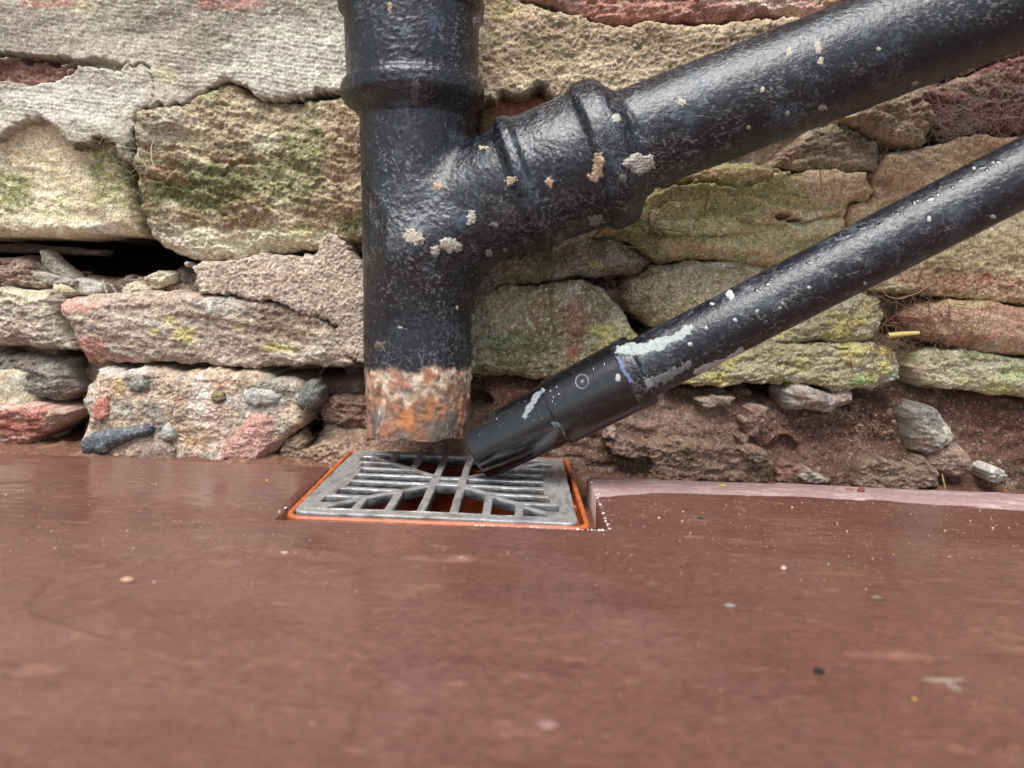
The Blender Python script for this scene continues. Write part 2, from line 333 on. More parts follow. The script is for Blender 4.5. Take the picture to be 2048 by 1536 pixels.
stone('stone', [(112, 606), (140, 592), (200, 585), (300, 580), (400, 585), (470, 591), (560, 606), (640, 630), (675, 665), (690, 703), (712, 728), (680, 738), (600, 735), (500, 739), (400, 732), (300, 730), (200, 729), (166, 726), (152, 700), (136, 655), (115, 626)], .566, wall, lin(164, 142, 122),
      [(lin(192, 180, 158), 40, .1, .3, .6, 2.5), (lin(130, 104, 84), 24, .15, .25, .6, 2), (LICH, 260, .4, .2, .5)],
      [(150, 612, 60, 16, lin(196, 128, 112), .85), (170, 700, 50, 30, lin(184, 112, 96), .85), (230, 722, 80, 10, lin(180, 110, 96), .7), (372, 668, 24, 20, lin(206, 200, 90), .9), (345, 640, 18, 12, lin(196, 190, 90), .7), (310, 662, 16, 10, lin(196, 190, 90), .8), (560, 695, 40, 10, lin(190, 186, 80), .8), (475, 655, 18, 10, lin(176, 172, 84), .6), (590, 650, 90, 40, lin(112, 90, 64), .9), (330, 690, 80, 30, lin(140, 124, 104), .7), (230, 650, 70, 30, lin(150, 124, 108), .6), (440, 610, 60, 18, lin(150, 150, 140), .6), (423, 612, 5, 12, WHITE, .9)],
      seed=71, grow=-.0002, fk=.9, R=.008, big=.004, bigf=16, mid=.002, fine=.0011, grit=.0005, strata=.0011, sper=.012, sang=-.16, tilt=(0, .05), label='long flat stone with lime yellow lichen spots')
stone('stone', [(-160, 702), (0, 701), (50, 710), (118, 720), (138, 745), (147, 790), (130, 806), (100, 808), (40, 800), (-160, 806)], .576, wall, lin(118, 110, 98),
      [(lin(168, 160, 146), 50, .1, .3, .6), (lin(140, 84, 70), 60, .45, .15, .7), (DGREY, 30, .1, .3, .6)], [(135, 790, 20, 14, lin(130, 78, 66), .7)], seed=81, grow=-.0002, R=.012, drop=.014, big=.004, mid=.003, fine=.0012, grit=.0005)
stone('stone', [(-160, 808), (0, 806), (60, 808), (110, 815), (133, 826), (130, 846), (92, 866), (62, 886), (20, 905), (-160, 935)], .566, wall, lin(176, 108, 90),
      [(lin(194, 150, 130), 30, .1, .3, .6), (lin(176, 160, 140), 60, .3, .2, .7)], [(115, 835, 26, 26, lin(166, 150, 130), .9), (30, 812, 60, 8, lin(190, 170, 150), .7), (30, 880, 40, 20, lin(190, 140, 124), .6), (20, 860, 60, 20, lin(168, 94, 78), .7)],
      seed=91, grow=-.0002, gain=0.95, R=.008, big=.004, mid=.002, fine=.0008, strata=.001, sper=.007, tilt=(0, .2), label='red stone low at the left end')
cong = stone('stone', [(182, 736), (220, 736), (270, 736), (300, 733), (350, 740), (450, 735), (520, 741), (585, 762), (625, 778), (632, 800), (616, 826), (600, 860), (565, 890), (545, 912), (530, 945), (148, 940), (152, 905), (156, 880), (160, 835), (154, 802), (165, 770)], .562, wall, lin(186, 158, 130),
      [(lin(206, 178, 148), 40, .1, .3, .6), (lin(140, 120, 98), 60, .2, .2, .6), (lin(150, 146, 136), 22, .2, .2, .7), (lin(176, 112, 86), 90, .45, .12, .6), (LICH, 260, .4, .2, .5)],
      [(230, 742, 70, 12, lin(206, 196, 186), .8), (270, 765, 45, 22, lin(124, 120, 110), .85), (400, 800, 26, 70, lin(222, 206, 190), .9), (430, 850, 30, 50, lin(214, 176, 160), .8), (560, 770, 60, 30, lin(140, 132, 116), .8), (500, 800, 60, 24, lin(170, 166, 156), .7), (330, 830, 60, 16, lin(130, 110, 90), .6), (236, 775, 14, 22, lin(196, 158, 90), .8), (380, 880, 40, 30, lin(206, 160, 112), .7)],
      seed=101, grow=-.0002, gain=0.90, R=.009, drop=.014, big=.0028, bigf=26, mid=.0008, fine=.0010, grit=.0005, fk=1.0, edge=.003, mottle=.3, label='pebbly conglomerate block in the bottom course')

def blob(name, pts, Y, parent, base, lift, seed, layers=(), R=.006, rough=.6, mat=None, **kw):
    kw.setdefault('big', .001); kw.setdefault('mid', .0004); kw.setdefault('fine', .0003); kw.setdefault('grit', .0001); kw.setdefault('edge', .0008)
    return stone(name, pts, Y-lift*.7-(.0026 if parent is not wall else 0), parent, base, layers, (), seed=seed, R=R, drop=R*1.3, depth=.02, rough=rough, mat=mat, res=.0007, **kw)
blob('pebble', [(152, 893), (160, 880), (185, 866), (220, 858), (250, 858), (285, 850), (299, 853), (300, 866), (285, 876), (255, 880), (220, 898), (205, 912), (160, 912)], .562, cong, lin(86, 92, 98), .004, 111, [(lin(58, 60, 62), 40, .1, .3, .7), (lin(140, 146, 150), 120, .4, .15, .5)], R=.007, rough=.45)
blob('pebble', [(180, 815), (190, 802), (205, 798), (212, 812), (212, 832), (200, 842), (184, 838)], .562, cong, lin(176, 102, 84), .002, 112, [(lin(196, 140, 116), 120, .2, .2, .6)], R=.004)
blob('pebble', [(316, 872), (322, 858), (332, 850), (342, 862), (344, 876), (334, 882), (320, 880)], .562, cong, lin(160, 158, 150), .003, 113, R=.004, rough=.4)
blob('pebble', [(430, 925), (440, 890), (470, 862), (495, 832), (530, 824), (545, 834), (548, 862), (540, 892), (526, 915), (515, 930)], .562, cong, lin(178, 128, 114), .002, 114, [(lin(196, 156, 140), 120, .1, .3, .6), (lin(150, 100, 88), 200, .3, .2, .6)], R=.008, rough=.85, mat=M_STONE, mid=.001, fine=.0006)
blob('pebble', [(588, 810), (596, 780), (612, 766), (628, 768), (636, 784), (634, 806), (622, 822), (600, 824)], .562, cong, lin(104, 104, 96), .004, 115, [(lin(70, 70, 66), 60, .1, .3, .6)], R=.009, rough=.5)
blob('pebble', [(255, 770), (262, 756), (285, 752), (297, 764), (292, 780), (270, 786), (256, 780)], .562, cong, lin(118, 116, 108), .002, 116, [(lin(150, 146, 136), 120, .2, .2, .6)], R=.005, rough=.8)
blob('pebble', [(484, 786), (505, 778), (540, 782), (556, 796), (548, 810), (510, 814), (488, 806)], .562, cong, lin(164, 160, 150), .001, 117, [(lin(120, 118, 110), 100, .2, .2, .6)], R=.005, rough=.8)
blob('pebble', [(420, 790), (430, 784), (444, 788), (446, 800), (434, 806), (422, 802)], .562, cong, lin(124, 108, 70), .002, 118, R=.003)
blob('pebble', [(280, 905), (300, 888), (330, 884), (346, 900), (346, 930), (270, 930)], .562, cong, lin(140, 118, 104), .001, 119, R=.005, rough=.85)

# rubble in the deep hole between the courses
blob('rubble', [(-150, 520), (0, 514), (25, 512), (50, 524), (72, 545), (92, 556), (95, 574), (80, 582), (0, 580), (-150, 582)], .585, wall, lin(140, 112, 94), .0, 121, [(lin(176, 156, 134), 60, .2, .25, .6)], R=.011, rough=.95, mid=.0035, fine=.0016, grit=.0008, edge=.003)
blob('rubble', [(280, 572), (282, 552), (300, 545), (330, 544), (346, 546), (342, 562), (330, 574), (300, 580)], .588, wall, lin(190, 178, 148), .0, 122, [(BROWN, 90, .2, .2, .6)], R=.006, rough=.95, mid=.003, fine=.0014, grit=.0006, edge=.0025)
blob('rubble', [(236, 584), (246, 568), (262, 562), (282, 570), (296, 578), (290, 588), (250, 590)], .583, wall, lin(184, 168, 140), .0, 123, R=.005, rough=.95, mid=.003, fine=.0014, grit=.0006, edge=.0025)
blob('rubble', [(102, 582), (106, 568), (118, 566), (140, 576), (146, 584), (130, 592), (106, 590)], .584, wall, lin(176, 166, 130), .0, 124, R=.004, rough=.95, mid=.002)
blob('rubble', [(143, 578), (146, 560), (156, 557), (202, 568), (204, 582), (180, 588), (150, 588)], .59, wall, lin(178, 172, 156), .0, 125, [(lin(150, 132, 90), 60, .2, .1, .8)], R=.003, rough=.8)
blob('rubble', [(340, 580), (338, 546), (352, 534), (376, 536), (388, 560), (390, 580)], .596, wall, lin(96, 84, 76), .0, 126, R=.012, rough=.95, fine=.001)
# slate slivers lying in the hole
def sliver(px0, py0, px1, py1, wpx, Y0, Y1, rgb, seed, parent):
    a = at(px0, py0, Y0); b = at(px1, py1, Y1); ax = b-a; up = np.array([0, -.6, 1.0]); n = np.cross(ax, up); n /= np.linalg.norm(n); s = np.cross(n, ax); s /= np.linalg.norm(s)
    k = .58/F; r = np.random.default_rng(seed); t = np.linspace(0, 1, 9)
    wv = wpx*k*np.sin(np.pi*np.clip(t*.85+.12, 0, 1))*(1+.3*r.normal(size=9)*.6)
    top = [a+ax*q+s*wv[i]*.5 for i, q in enumerate(t)]; bot = [a+ax*q-s*wv[i]*.5*(1+.2*r.normal()) for i, q in enumerate(t)]
    V = np.array(top+bot+[p+n*.0016 for p in top]+[p+n*.0016 for p in bot]); f = []
    for i in range(8):
        f += [(i, i+1, 10+i, 9+i), (18+i, 27+i, 28+i, 19+i), (i, 18+i, 19+i, i+1), (9+i, 10+i, 28+i, 27+i)]
    f += [(0, 9, 27, 18), (8, 26, 35, 17)]
    return mesh_obj('slate_sliver', V, np.array(f), M_STONE, parent, rgba(np.tile(lin(*rgb), (36, 1)), .85), smooth=False)
sliver(208, 562, 216, 586, 10, .592, .588, (172, 164, 148), 3, wall); sliver(222, 568, 236, 586, 10, .592, .589, (150, 140, 126), 4, wall)
for k_, (pl, Yd, rgb) in enumerate((([(76, 500), (86, 498), (112, 520), (140, 543), (154, 560), (132, 563), (100, 546), (82, 530)], .590, (150, 140, 124)), ([(56, 540), (100, 546), (152, 562), (146, 574), (100, 572), (66, 560)], .586, (160, 150, 134)), ([(58, 518), (78, 524), (118, 548), (110, 554), (70, 540)], .596, (128, 118, 104)),
        ([(-60, 486), (40, 484), (120, 492), (210, 500), (200, 512), (90, 508), (-60, 505)], .625, (122, 104, 88)), ([(240, 566), (246, 550), (262, 548), (268, 562), (258, 572)], .602, (120, 104, 90)), ([(160, 556), (176, 548), (206, 556), (204, 566)], .606, (130, 116, 100)), ([(366, 528), (370, 522), (377, 524), (377, 532), (370, 534)], .582, (206, 200, 188)))):
    stone('rubble' if k_ > 2 else 'slate_sliver', pl, Yd, wall, lin(*rgb), [(lin(rgb[0]-40, rgb[1]-40, rgb[2]-40), 60, .1, .3, .6)], seed=2000+k_*5, R=.003, drop=.004, big=.002, mid=.001, fine=.0007, depth=.012, edge=.0008, grow=0)

# ---- right side
stone('stone', [(1010, -150), (1900, -150), (1760, -10), (1690, 4), (1640, 28), (1590, 30), (1540, 24), (1480, 36), (1400, 40), (1300, 36), (1222, 46), (1180, 30), (1100, 8), (1040, -4)], .574, wall, lin(168, 112, 96),
      [(lin(206, 166, 150), 40, .15, .25, .7, 2.5), (lin(130, 76, 66), 30, .2, .25, .6, 3), (TAN, 60, .4, .2, .5)], [(1500, 6, 80, 10, lin(200, 180, 160), .6)], seed=131, R=.007, mid=.003, fine=.001, strata=.003, sper=.007, sang=.05, label='red layered stone along the top edge')
stone('stone', [(900, -150), (1030, -150), (1040, -2), (1100, 14), (1180, 34), (1222, 52), (1300, 42), (1400, 46), (1480, 41), (1540, 30), (1590, 36), (1660, 36), (1740, 20), (1740, 70), (1560, 170), (1330, 290), (1150, 290), (1120, 200), (1075, 168), (1058, 186), (1030, 190), (1005, 182), (990, 200), (900, 210)], .570, wall, lin(166, 142, 108),
      [(lin(190, 168, 132), 30, .05, .35, .6, 2), (lin(128, 108, 82), 26, .15, .3, .6, 2), (OLIVE, 24, .35, .25, .5), (LICH, 260, .42, .2, .4)], [(1010, 16, 40, 20, lin(170, 158, 96), .8), (985, 75, 20, 14, MOSS, .7), (1080, 120, 60, 50, lin(134, 118, 84), .7), (1200, 130, 100, 40, lin(180, 156, 124), .5)],
      seed=141, gain=1.10, fk=.75, R=.007, drop=.008, big=.006, bigf=12, mid=.0012, fine=.0020, grit=.0009, strata=.0004, sper=.0075, sang=.1, edge=.003, mottle=.28, mat=M_MORTAR, label='crumbly buff stone between the upright pipe and the branch')
stone('stone', [(960, 190), (1030, 184), (1110, 190), (1130, 300), (960, 300)], .592, wall, lin(164, 98, 66), [(MOSS, 50, .2, .2, .6)], seed=145, R=.005, res=.0012)
stone('stone', [(1190, 470), (1222, 440), (1290, 396), (1340, 348), (1400, 332), (1500, 322), (1600, 344), (1640, 338), (1738, 344), (1756, 380), (1740, 402), (1712, 402), (1694, 430), (1704, 470), (1640, 520), (1560, 545), (1500, 524), (1400, 516), (1320, 522), (1262, 484)], .572, wall, lin(158, 140, 96),
      [(lin(188, 172, 128), 20, .05, .3, .7, 3), (MOSS, 18, .15, .3, .65, 3), (lin(150, 108, 78), 24, .35, .2, .6, 2), (DGREY, 200, .45, .2, .4)],
      [(1400, 390, 150, 40, lin(110, 106, 46), .8), (1260, 466, 70, 40, lin(92, 96, 42), .85), (1670, 370, 80, 36, lin(174, 136, 112), .85), (1560, 390, 70, 30, lin(124, 122, 56), .6), (1500, 470, 120, 34, lin(190, 176, 124), .6), (1560, 432, 40, 16, lin(150, 104, 84), .5), (1500, 345, 80, 14, lin(186, 160, 112), .6), (1620, 450, 70, 30, lin(200, 184, 140), .6)],
      seed=151, fk=.8, R=.010, big=.005, bigf=10, mid=.002, fine=.0008, grit=.0004, strata=.0055, sper=.014, sang=.03, gain=1.55, label='yellow green layered stone under the branch pipe',
      extra=comb(crack_groove([([(1330, 372), (1420, 360), (1480, 376), (1560, 346), (1600, 348)], .572), ([(1560, 438), (1600, 446), (1680, 430)], .572), ([(1470, 440), (1520, 456), (1570, 452)], .572), ([(1300, 470), (1400, 478), (1500, 470)], .572)], .0022, .006), red_hollow(1564, 434, 17, 6, .572, lin(112, 88, 68), .004), red_hollow(1590, 441, 13, 3, .572, lin(120, 98, 76), .003)))
stone('stone', [(1540, 330), (1570, 300), (1620, 262), (1690, 240), (1758, 282), (1756, 342), (1640, 334), (1600, 340)], .58, wall, lin(140, 122, 98), [(lin(110, 96, 74), 40, .1, .3, .7), (lin(178, 158, 130), 40, .3, .2, .6), (MOSS, 40, .3, .2, .4)], [(1575, 310, 30, 30, lin(128, 84, 70), .7), (1650, 300, 40, 30, lin(100, 92, 66), .6)], seed=161, gain=1.20, R=.008, mid=.0026, fine=.0014)
stone('stone', [(1690, 236), (1740, 196), (1800, 180), (1850, 186), (1880, 240), (1850, 292), (1800, 286), (1760, 270)], .572, wall, lin(148, 128, 100), [(lin(112, 98, 76), 50, .1, .3, .7), (lin(176, 154, 122), 60, .2, .25, .6)], [(1850, 210, 30, 40, lin(104, 76, 62), .7)], seed=171, gain=1.15, R=.009, big=.004, mid=.0026, fine=.0014)
stone('stone', [(1862, 182), (1940, 146), (2020, 112), (2230, 90), (2230, 262), (2060, 266), (1960, 258), (1900, 282), (1876, 244)], .58, wall, lin(118, 70, 62), [(lin(148, 112, 98), 40, .2, .25, .6), (lin(86, 56, 50), 30, .1, .3, .6)], [(1960, 166, 90, 22, lin(134, 116, 92), .8), (2020, 226, 60, 30, lin(112, 58, 50), .7)], seed=181, R=.009, mid=.0022, fine=.001, label='dark red stone veiled by cobweb at the right edge')
stone('stone', [(1900, 130), (2000, 60), (2230, -60), (2230, 86), (2060, 104), (1980, 128), (1930, 148)], .580, wall, lin(142, 104, 90), [(lin(166, 136, 114), 30, .1, .3, .6, 2)], seed=185, R=.006, mid=.0015, strata=.001)
stone('stone', [(1762, 350), (1784, 304), (1880, 290), (1960, 268), (2060, 272), (2230, 240), (2230, 330), (2100, 350), (1960, 430), (1800, 480), (1715, 480), (1700, 440), (1716, 408), (1746, 404), (1760, 380)], .572, wall, lin(186, 154, 112), [(lin(206, 178, 138), 24, .05, .3, .6, 2), (lin(160, 120, 78), 20, .2, .25, .6), (DGREY, 220, .42, .2, .4)], [(1860, 300, 80, 30, lin(168, 146, 118), .6), (1800, 370, 60, 40, lin(178, 134, 104), .6)], seed=191, gain=1.25, R=.008, mid=.002, fine=.0012, grit=.0006, label='orange buff stone between the two sloping pipes')
stone('stone', [(930, 610), (940, 556), (962, 520), (1000, 500), (1058, 494), (1100, 500), (1150, 482), (1218, 466), (1268, 492), (1302, 524), (1280, 545), (1255, 545), (1200, 552), (1150, 552), (1110, 560), (1060, 564), (1000, 572), (950, 606)], .575, wall, lin(126, 118, 96), [(lin(152, 142, 120), 60, .1, .3, .6), (DMOSS, 30, .2, .25, .6), (lin(104, 90, 68), 40, .2, .25, .5)], [(1190, 528, 14, 8, YEL, .5), (1050, 556, 80, 10, lin(80, 96, 40), .7)], seed=201, gain=1.15, R=.012, big=.004, mid=.0014, fine=.0009, grit=.0006, tilt=(0, -.15), label='dark grey stone directly under the branch socket')
stone('stone', [(900, 640), (936, 612), (952, 590), (1000, 578), (1060, 570), (1120, 566), (1165, 560), (1206, 576), (1240, 616), (1262, 650), (1290, 690), (1300, 735), (1230, 770), (1180, 772), (1060, 757), (900, 748)], .570, wall, lin(140, 124, 88),
      [(lin(156, 116, 84), 22, .15, .25, .7), (MOSS, 26, .2, .25, .6), (LICH, 240, .3, .2, .65), (lin(176, 170, 140), 60, .3, .2, .6)],
      [(1000, 610, 60, 40, lin(150, 146, 112), .7), (970, 680, 50, 60, lin(150, 152, 120), .6), (1030, 700, 60, 40, lin(86, 96, 44), .8), (1020, 740, 90, 16, lin(100, 98, 50), .8), (1150, 640, 26, 40, lin(160, 100, 78), .7), (1146, 700, 18, 16, lin(166, 92, 72), .9), (1230, 670, 40, 34, lin(206, 196, 112), .8), (1240, 640, 26, 30, lin(200, 192, 160), .7), (1150, 576, 16, 12, lin(206, 200, 180), .8), (1080, 565, 60, 8, lin(96, 110, 44), .8), (1205, 660, 30, 14, lin(206, 198, 100), .7)],
      seed=211, gain=1.20, R=.010, big=.005, bigf=16, mid=.0022, fine=.0011, grit=.0006, label='mossy green stone between the iron pipe and the plastic pipe')
stone('stone', [(1252, 592), (1262, 566), (1310, 530), (1400, 521), (1500, 522), (1562, 534), (1600, 560), (1540, 610), (1400, 680), (1345, 668), (1300, 646), (1270, 624)], .570, wall, lin(152, 138, 104), [(lin(172, 158, 122), 30, .1, .3, .6), (OLIVE, 26, .15, .3, .5), (DGREY, 240, .4, .2, .45), (LICH, 300, .42, .2, .5)], [(1440, 526, 40, 10, lin(200, 190, 170), .8), (1290, 610, 20, 24, lin(112, 108, 56), .6)], seed=221, gain=1.20, R=.013, drop=.014, big=.003, mid=.0012, fine=.0011, grit=.0007)
stone('stone', [(1770, 580), (1830, 530), (1930, 460), (2060, 410), (2230, 380), (2230, 615), (2080, 610), (1990, 600), (1920, 596), (1860, 590), (1800, 584)], .572, wall, lin(200, 180, 136), [(lin(176, 156, 112), 26, .1, .3, .6), (OLIVE, 26, .25, .25, .4), (DGREY, 220, .42, .2, .4)], [(1950, 566, 110, 22, lin(150, 84, 66), .9), (1850, 560, 60, 26, lin(156, 104, 76), .7), (2040, 590, 60, 14, lin(160, 112, 88), .7), (1830, 582, 50, 12, lin(136, 126, 88), .8)], seed=231, gain=1.10, R=.010, big=.004, mid=.0014, fine=.001, grit=.0006, strata=.002, sper=.014, sang=-.06, label='cream stone with a red band under the plastic pipe')
stone('stone', [(1822, 634), (1850, 612), (1920, 600), (1990, 604), (2080, 616), (2230, 620), (2230, 716), (2060, 712), (1980, 706), (1920, 694), (1880, 686), (1840, 672)], .566, wall, lin(162, 118, 92), [(lin(186, 156, 122), 24, .1, .3, .6, 2), (lin(140, 80, 60), 18, .2, .2, .7, 3), (OLIVE, 30, .35, .2, .5)], [(1930, 606, 70, 10, lin(186, 172, 104), .7), (1860, 640, 40, 16, lin(146, 84, 66), .7), (1900, 680, 90, 14, lin(146, 82, 56), .8), (1985, 690, 22, 10, lin(120, 120, 84), .7), (1960, 640, 60, 20, lin(184, 152, 124), .6)], seed=241, gain=1.15, fk=.6, R=.014, drop=.016, big=.003, bigf=10, mid=.0012, fine=.0008, strata=.0018, sper=.012, sang=-.12, label='rounded red brown stone beside the root filled hole')
stone('stone', [(1500, 700), (1560, 660), (1640, 620), (1720, 584), (1762, 596), (1772, 630), (1758, 664), (1740, 682), (1700, 688), (1640, 684), (1570, 690)], .572, wall, lin(156, 144, 110), [(lin(176, 166, 134), 40, .1, .3, .6), (YEL, 40, .35, .2, .6), (OLIVE, 30, .2, .25, .5), (DGREY, 240, .4, .2, .5)], [(1690, 640, 40, 20, lin(184, 174, 96), .6), (1750, 610, 16, 14, lin(120, 104, 80), .6)], seed=251, gain=1.10, R=.010, mid=.002, fine=.0012, grit=.0007, strata=.001)
stone('stone', [(1340, 770), (1400, 735), (1470, 704), (1540, 688), (1640, 692), (1700, 694), (1760, 686), (1798, 706), (1806, 736), (1812, 762), (1776, 772), (1704, 784), (1600, 770), (1500, 768), (1420, 776)], .562, wall, lin(158, 146, 110), [(lin(182, 172, 138), 40, .1, .3, .6, 2), (YEL, 36, .3, .2, .65), (OLIVE, 30, .15, .25, .5), (DGREY, 220, .35, .2, .5)], [(1770, 700, 40, 12, lin(196, 168, 82), .8), (1770, 735, 16, 20, lin(196, 186, 78), .8), (1795, 750, 24, 16, lin(176, 180, 164), .8), (1722, 762, 30, 12, lin(130, 170, 70), .9), (1590, 756, 20, 6, lin(190, 200, 200), .8), (1600, 752, 120, 14, lin(170, 160, 110), .5), (1640, 730, 80, 16, lin(150, 140, 100), .5)], seed=261, gain=1.10, R=.008, drop=.009, big=.003, mid=.0018, fine=.0013, grit=.0007, strata=.002, sper=.010, sang=-.06, edge=.003, label='flat lichen covered stone above the mud bank',
      extra=crack_groove([([(1560, 676), (1640, 694), (1700, 690)], .562), ([(1620, 694), (1700, 700)], .562)], .0016, .005))
stone('stone', [(1828, 736), (1840, 708), (1880, 700), (1960, 704), (2030, 716), (2230, 732), (2230, 806), (2080, 798), (1990, 788), (1900, 776), (1850, 772)], .566, wall, lin(172, 162, 124), [(lin(200, 192, 158), 40, .1, .3, .7, 2), (MOSS, 26, .2, .25, .5), (YEL, 40, .4, .2, .5)], [(1990, 715, 80, 12, lin(92, 110, 46), .8), (2040, 745, 40, 24, lin(130, 146, 70), .7), (1840, 740, 14, 14, lin(196, 160, 140), .7), (1900, 770, 80, 8, lin(190, 176, 140), .6), (2010, 722, 60, 8, lin(130, 116, 100), .5)], seed=271, gain=1.10, R=.009, mid=.002, fine=.0012, grit=.0006, strata=.0015, sper=.01, sang=-.08, label='pale green stone at the right end above the mud')
# bits half hidden behind the pipes
stone('stone', [(640, 800), (700, 790), (800, 796), (800, 850), (700, 856), (650, 846), (634, 826)], .588, wall, lin(128, 96, 78), [(lin(150, 118, 98), 60, .1, .3, .6), (lin(134, 70, 56), 40, .3, .2, .7)], seed=281, R=.006, mid=.003, fine=.0014)
stone('stone', [(1668, 430), (1690, 404), (1730, 402), (1716, 430), (1700, 448)], .584, wall, lin(160, 120, 96), seed=283, R=.004)

# bed mortar behind the stones, pitted where the joints are empty
PITS = [(60, 512, 420, 44, .32), (330, 525, 60, 40, .25), (618, 858, 26, 42, .09), (575, 752, 90, 14, .05), (680, 748, 60, 14, .04), (145, 720, 30, 24, .05), (262, 400, 14, 90, .02), (1545, 786, 40, 22, .07), (1815, 648, 26, 22, .09), (1770, 655, 14, 16, .05),
        (1700, 425, 22, 22, .07), (1272, 645, 40, 26, .07), (1210, 565, 60, 14, .04), (1020, 192, 22, 14, .04), (1080, 176, 18, 14, .04), (1800, 292, 50, 14, .03), (1740, 262, 40, 12, .03), (145, 830, 26, 40, .05), (1790, 720, 20, 20, .04), (1430, 770, 120, 12, .03), (130, 880, 50, 24, .04), (645, 512, 90, 10, .05), (1860, 250, 14, 40, .02)]
def axis_lines(lo, hi, fine, a, b, coarse):
    return np.concatenate([np.arange(lo, a, coarse), np.arange(a, b, fine), np.arange(b, hi+coarse, coarse)])
u = axis_lines(-.95, .95, .0018, -.46, .46, .02); v = axis_lines(-.12, .75, .0018, -.02, .37, .02)
U, V = np.meshgrid(u, v); U = U.astype(np.float32); V = V.astype(np.float32)
h = .006*fbm2(U, V, 25, 4, 301)+.0022*fbm2(U, V, 140, 4, 302, .65)
k = .6/F; c = paint(U, V, .6, lin(138, 112, 92), [(lin(168, 148, 124), 40, .1, .3, .6), (lin(108, 84, 68), 30, .2, .25, .7), (lin(150, 140, 120), 120, .3, .2, .5)], [(1300, 880, 800, 110, lin(112, 76, 62), .7), (700, 840, 120, 80, lin(118, 86, 70), .7)], 303)
for (px, py, rx, ry, dp) in PITS:
    u0, _, v0 = at(px, py, .6); d = ((U-u0)/(rx*k))**2+((V-v0)/(ry*k))**2+.3*fbm2(U, V, 60, 3, 304)
    h = h-dp*sstep(1.15, .75, d)
P = np.stack([U, .601-h, V], -1); C = np.concatenate([c, np.full(U.shape+(1,), .95, np.float32)], -1)
grid_obj('mortar_bed', P, np.ones((len(v)-1, len(u)-1), bool), M_MORTAR, wall, C)
# stones just beyond the picture, so the wall carries on
def outside(x0, x1, z0, z1, seed):
    r = np.random.default_rng(seed); rows = []
    z = z0
    while z < z1:
        hgt = r.uniform(.05, .09); x = x0
        while x < x1:
            wd = r.uniform(.09, .2); g = .004
            poly = [(x+g, z+g), (x+wd*.5, z+g-.003*r.random()), (x+wd-g, z+g), (x+wd-g*.5, z+hgt*.5), (x+wd-g, z+hgt-g), (x+wd*.4, z+hgt-g+.003*r.random()), (x+g, z+hgt-g), (x+g*.4, z+hgt*.4)]
            poly = [(1024+F*p[0]*1/( (.572*CP-(p[1]-CAMH)*SP)), 768-F*((.572*SP+(p[1]-CAMH)*CP)/(.572*CP-(p[1]-CAMH)*SP))) for p in poly]
            base = [TAN, GREY, lin(170, 120, 98), OLIVE, CREAM][int(r.integers(5))]
            stone('stone', poly, .572, wall, base, [(GREY, 40, .1, .3, .6), (BROWN, 30, .2, .25, .6), (LICH, 200, .35, .2, .5)], seed=int(400+seed*50+len(rows)*3), R=.01, res=.0035, mid=.002, fine=.001)
            rows.append(1); x += wd
        z += hgt
outside(-.85, -.50, .0, .38, 1); outside(.50, .85, .02, .38, 2); outside(-.8, .8, .42, .62, 3)

# ------------------------------------------------------------------ gully position, paving, soil
GX, GY, GH = -.0405, .4765, .0835           # gully centre and half width (m)
GX0, GX1, GY0, GY1 = GX-GH, GX+GH, GY-GH, GY+GH
NX0, NX1, NY0 = GX0-.0035, GX1+.0095, GY0-.0008   # notch cut in the slab
SB = .512                                   # back edge of the slab

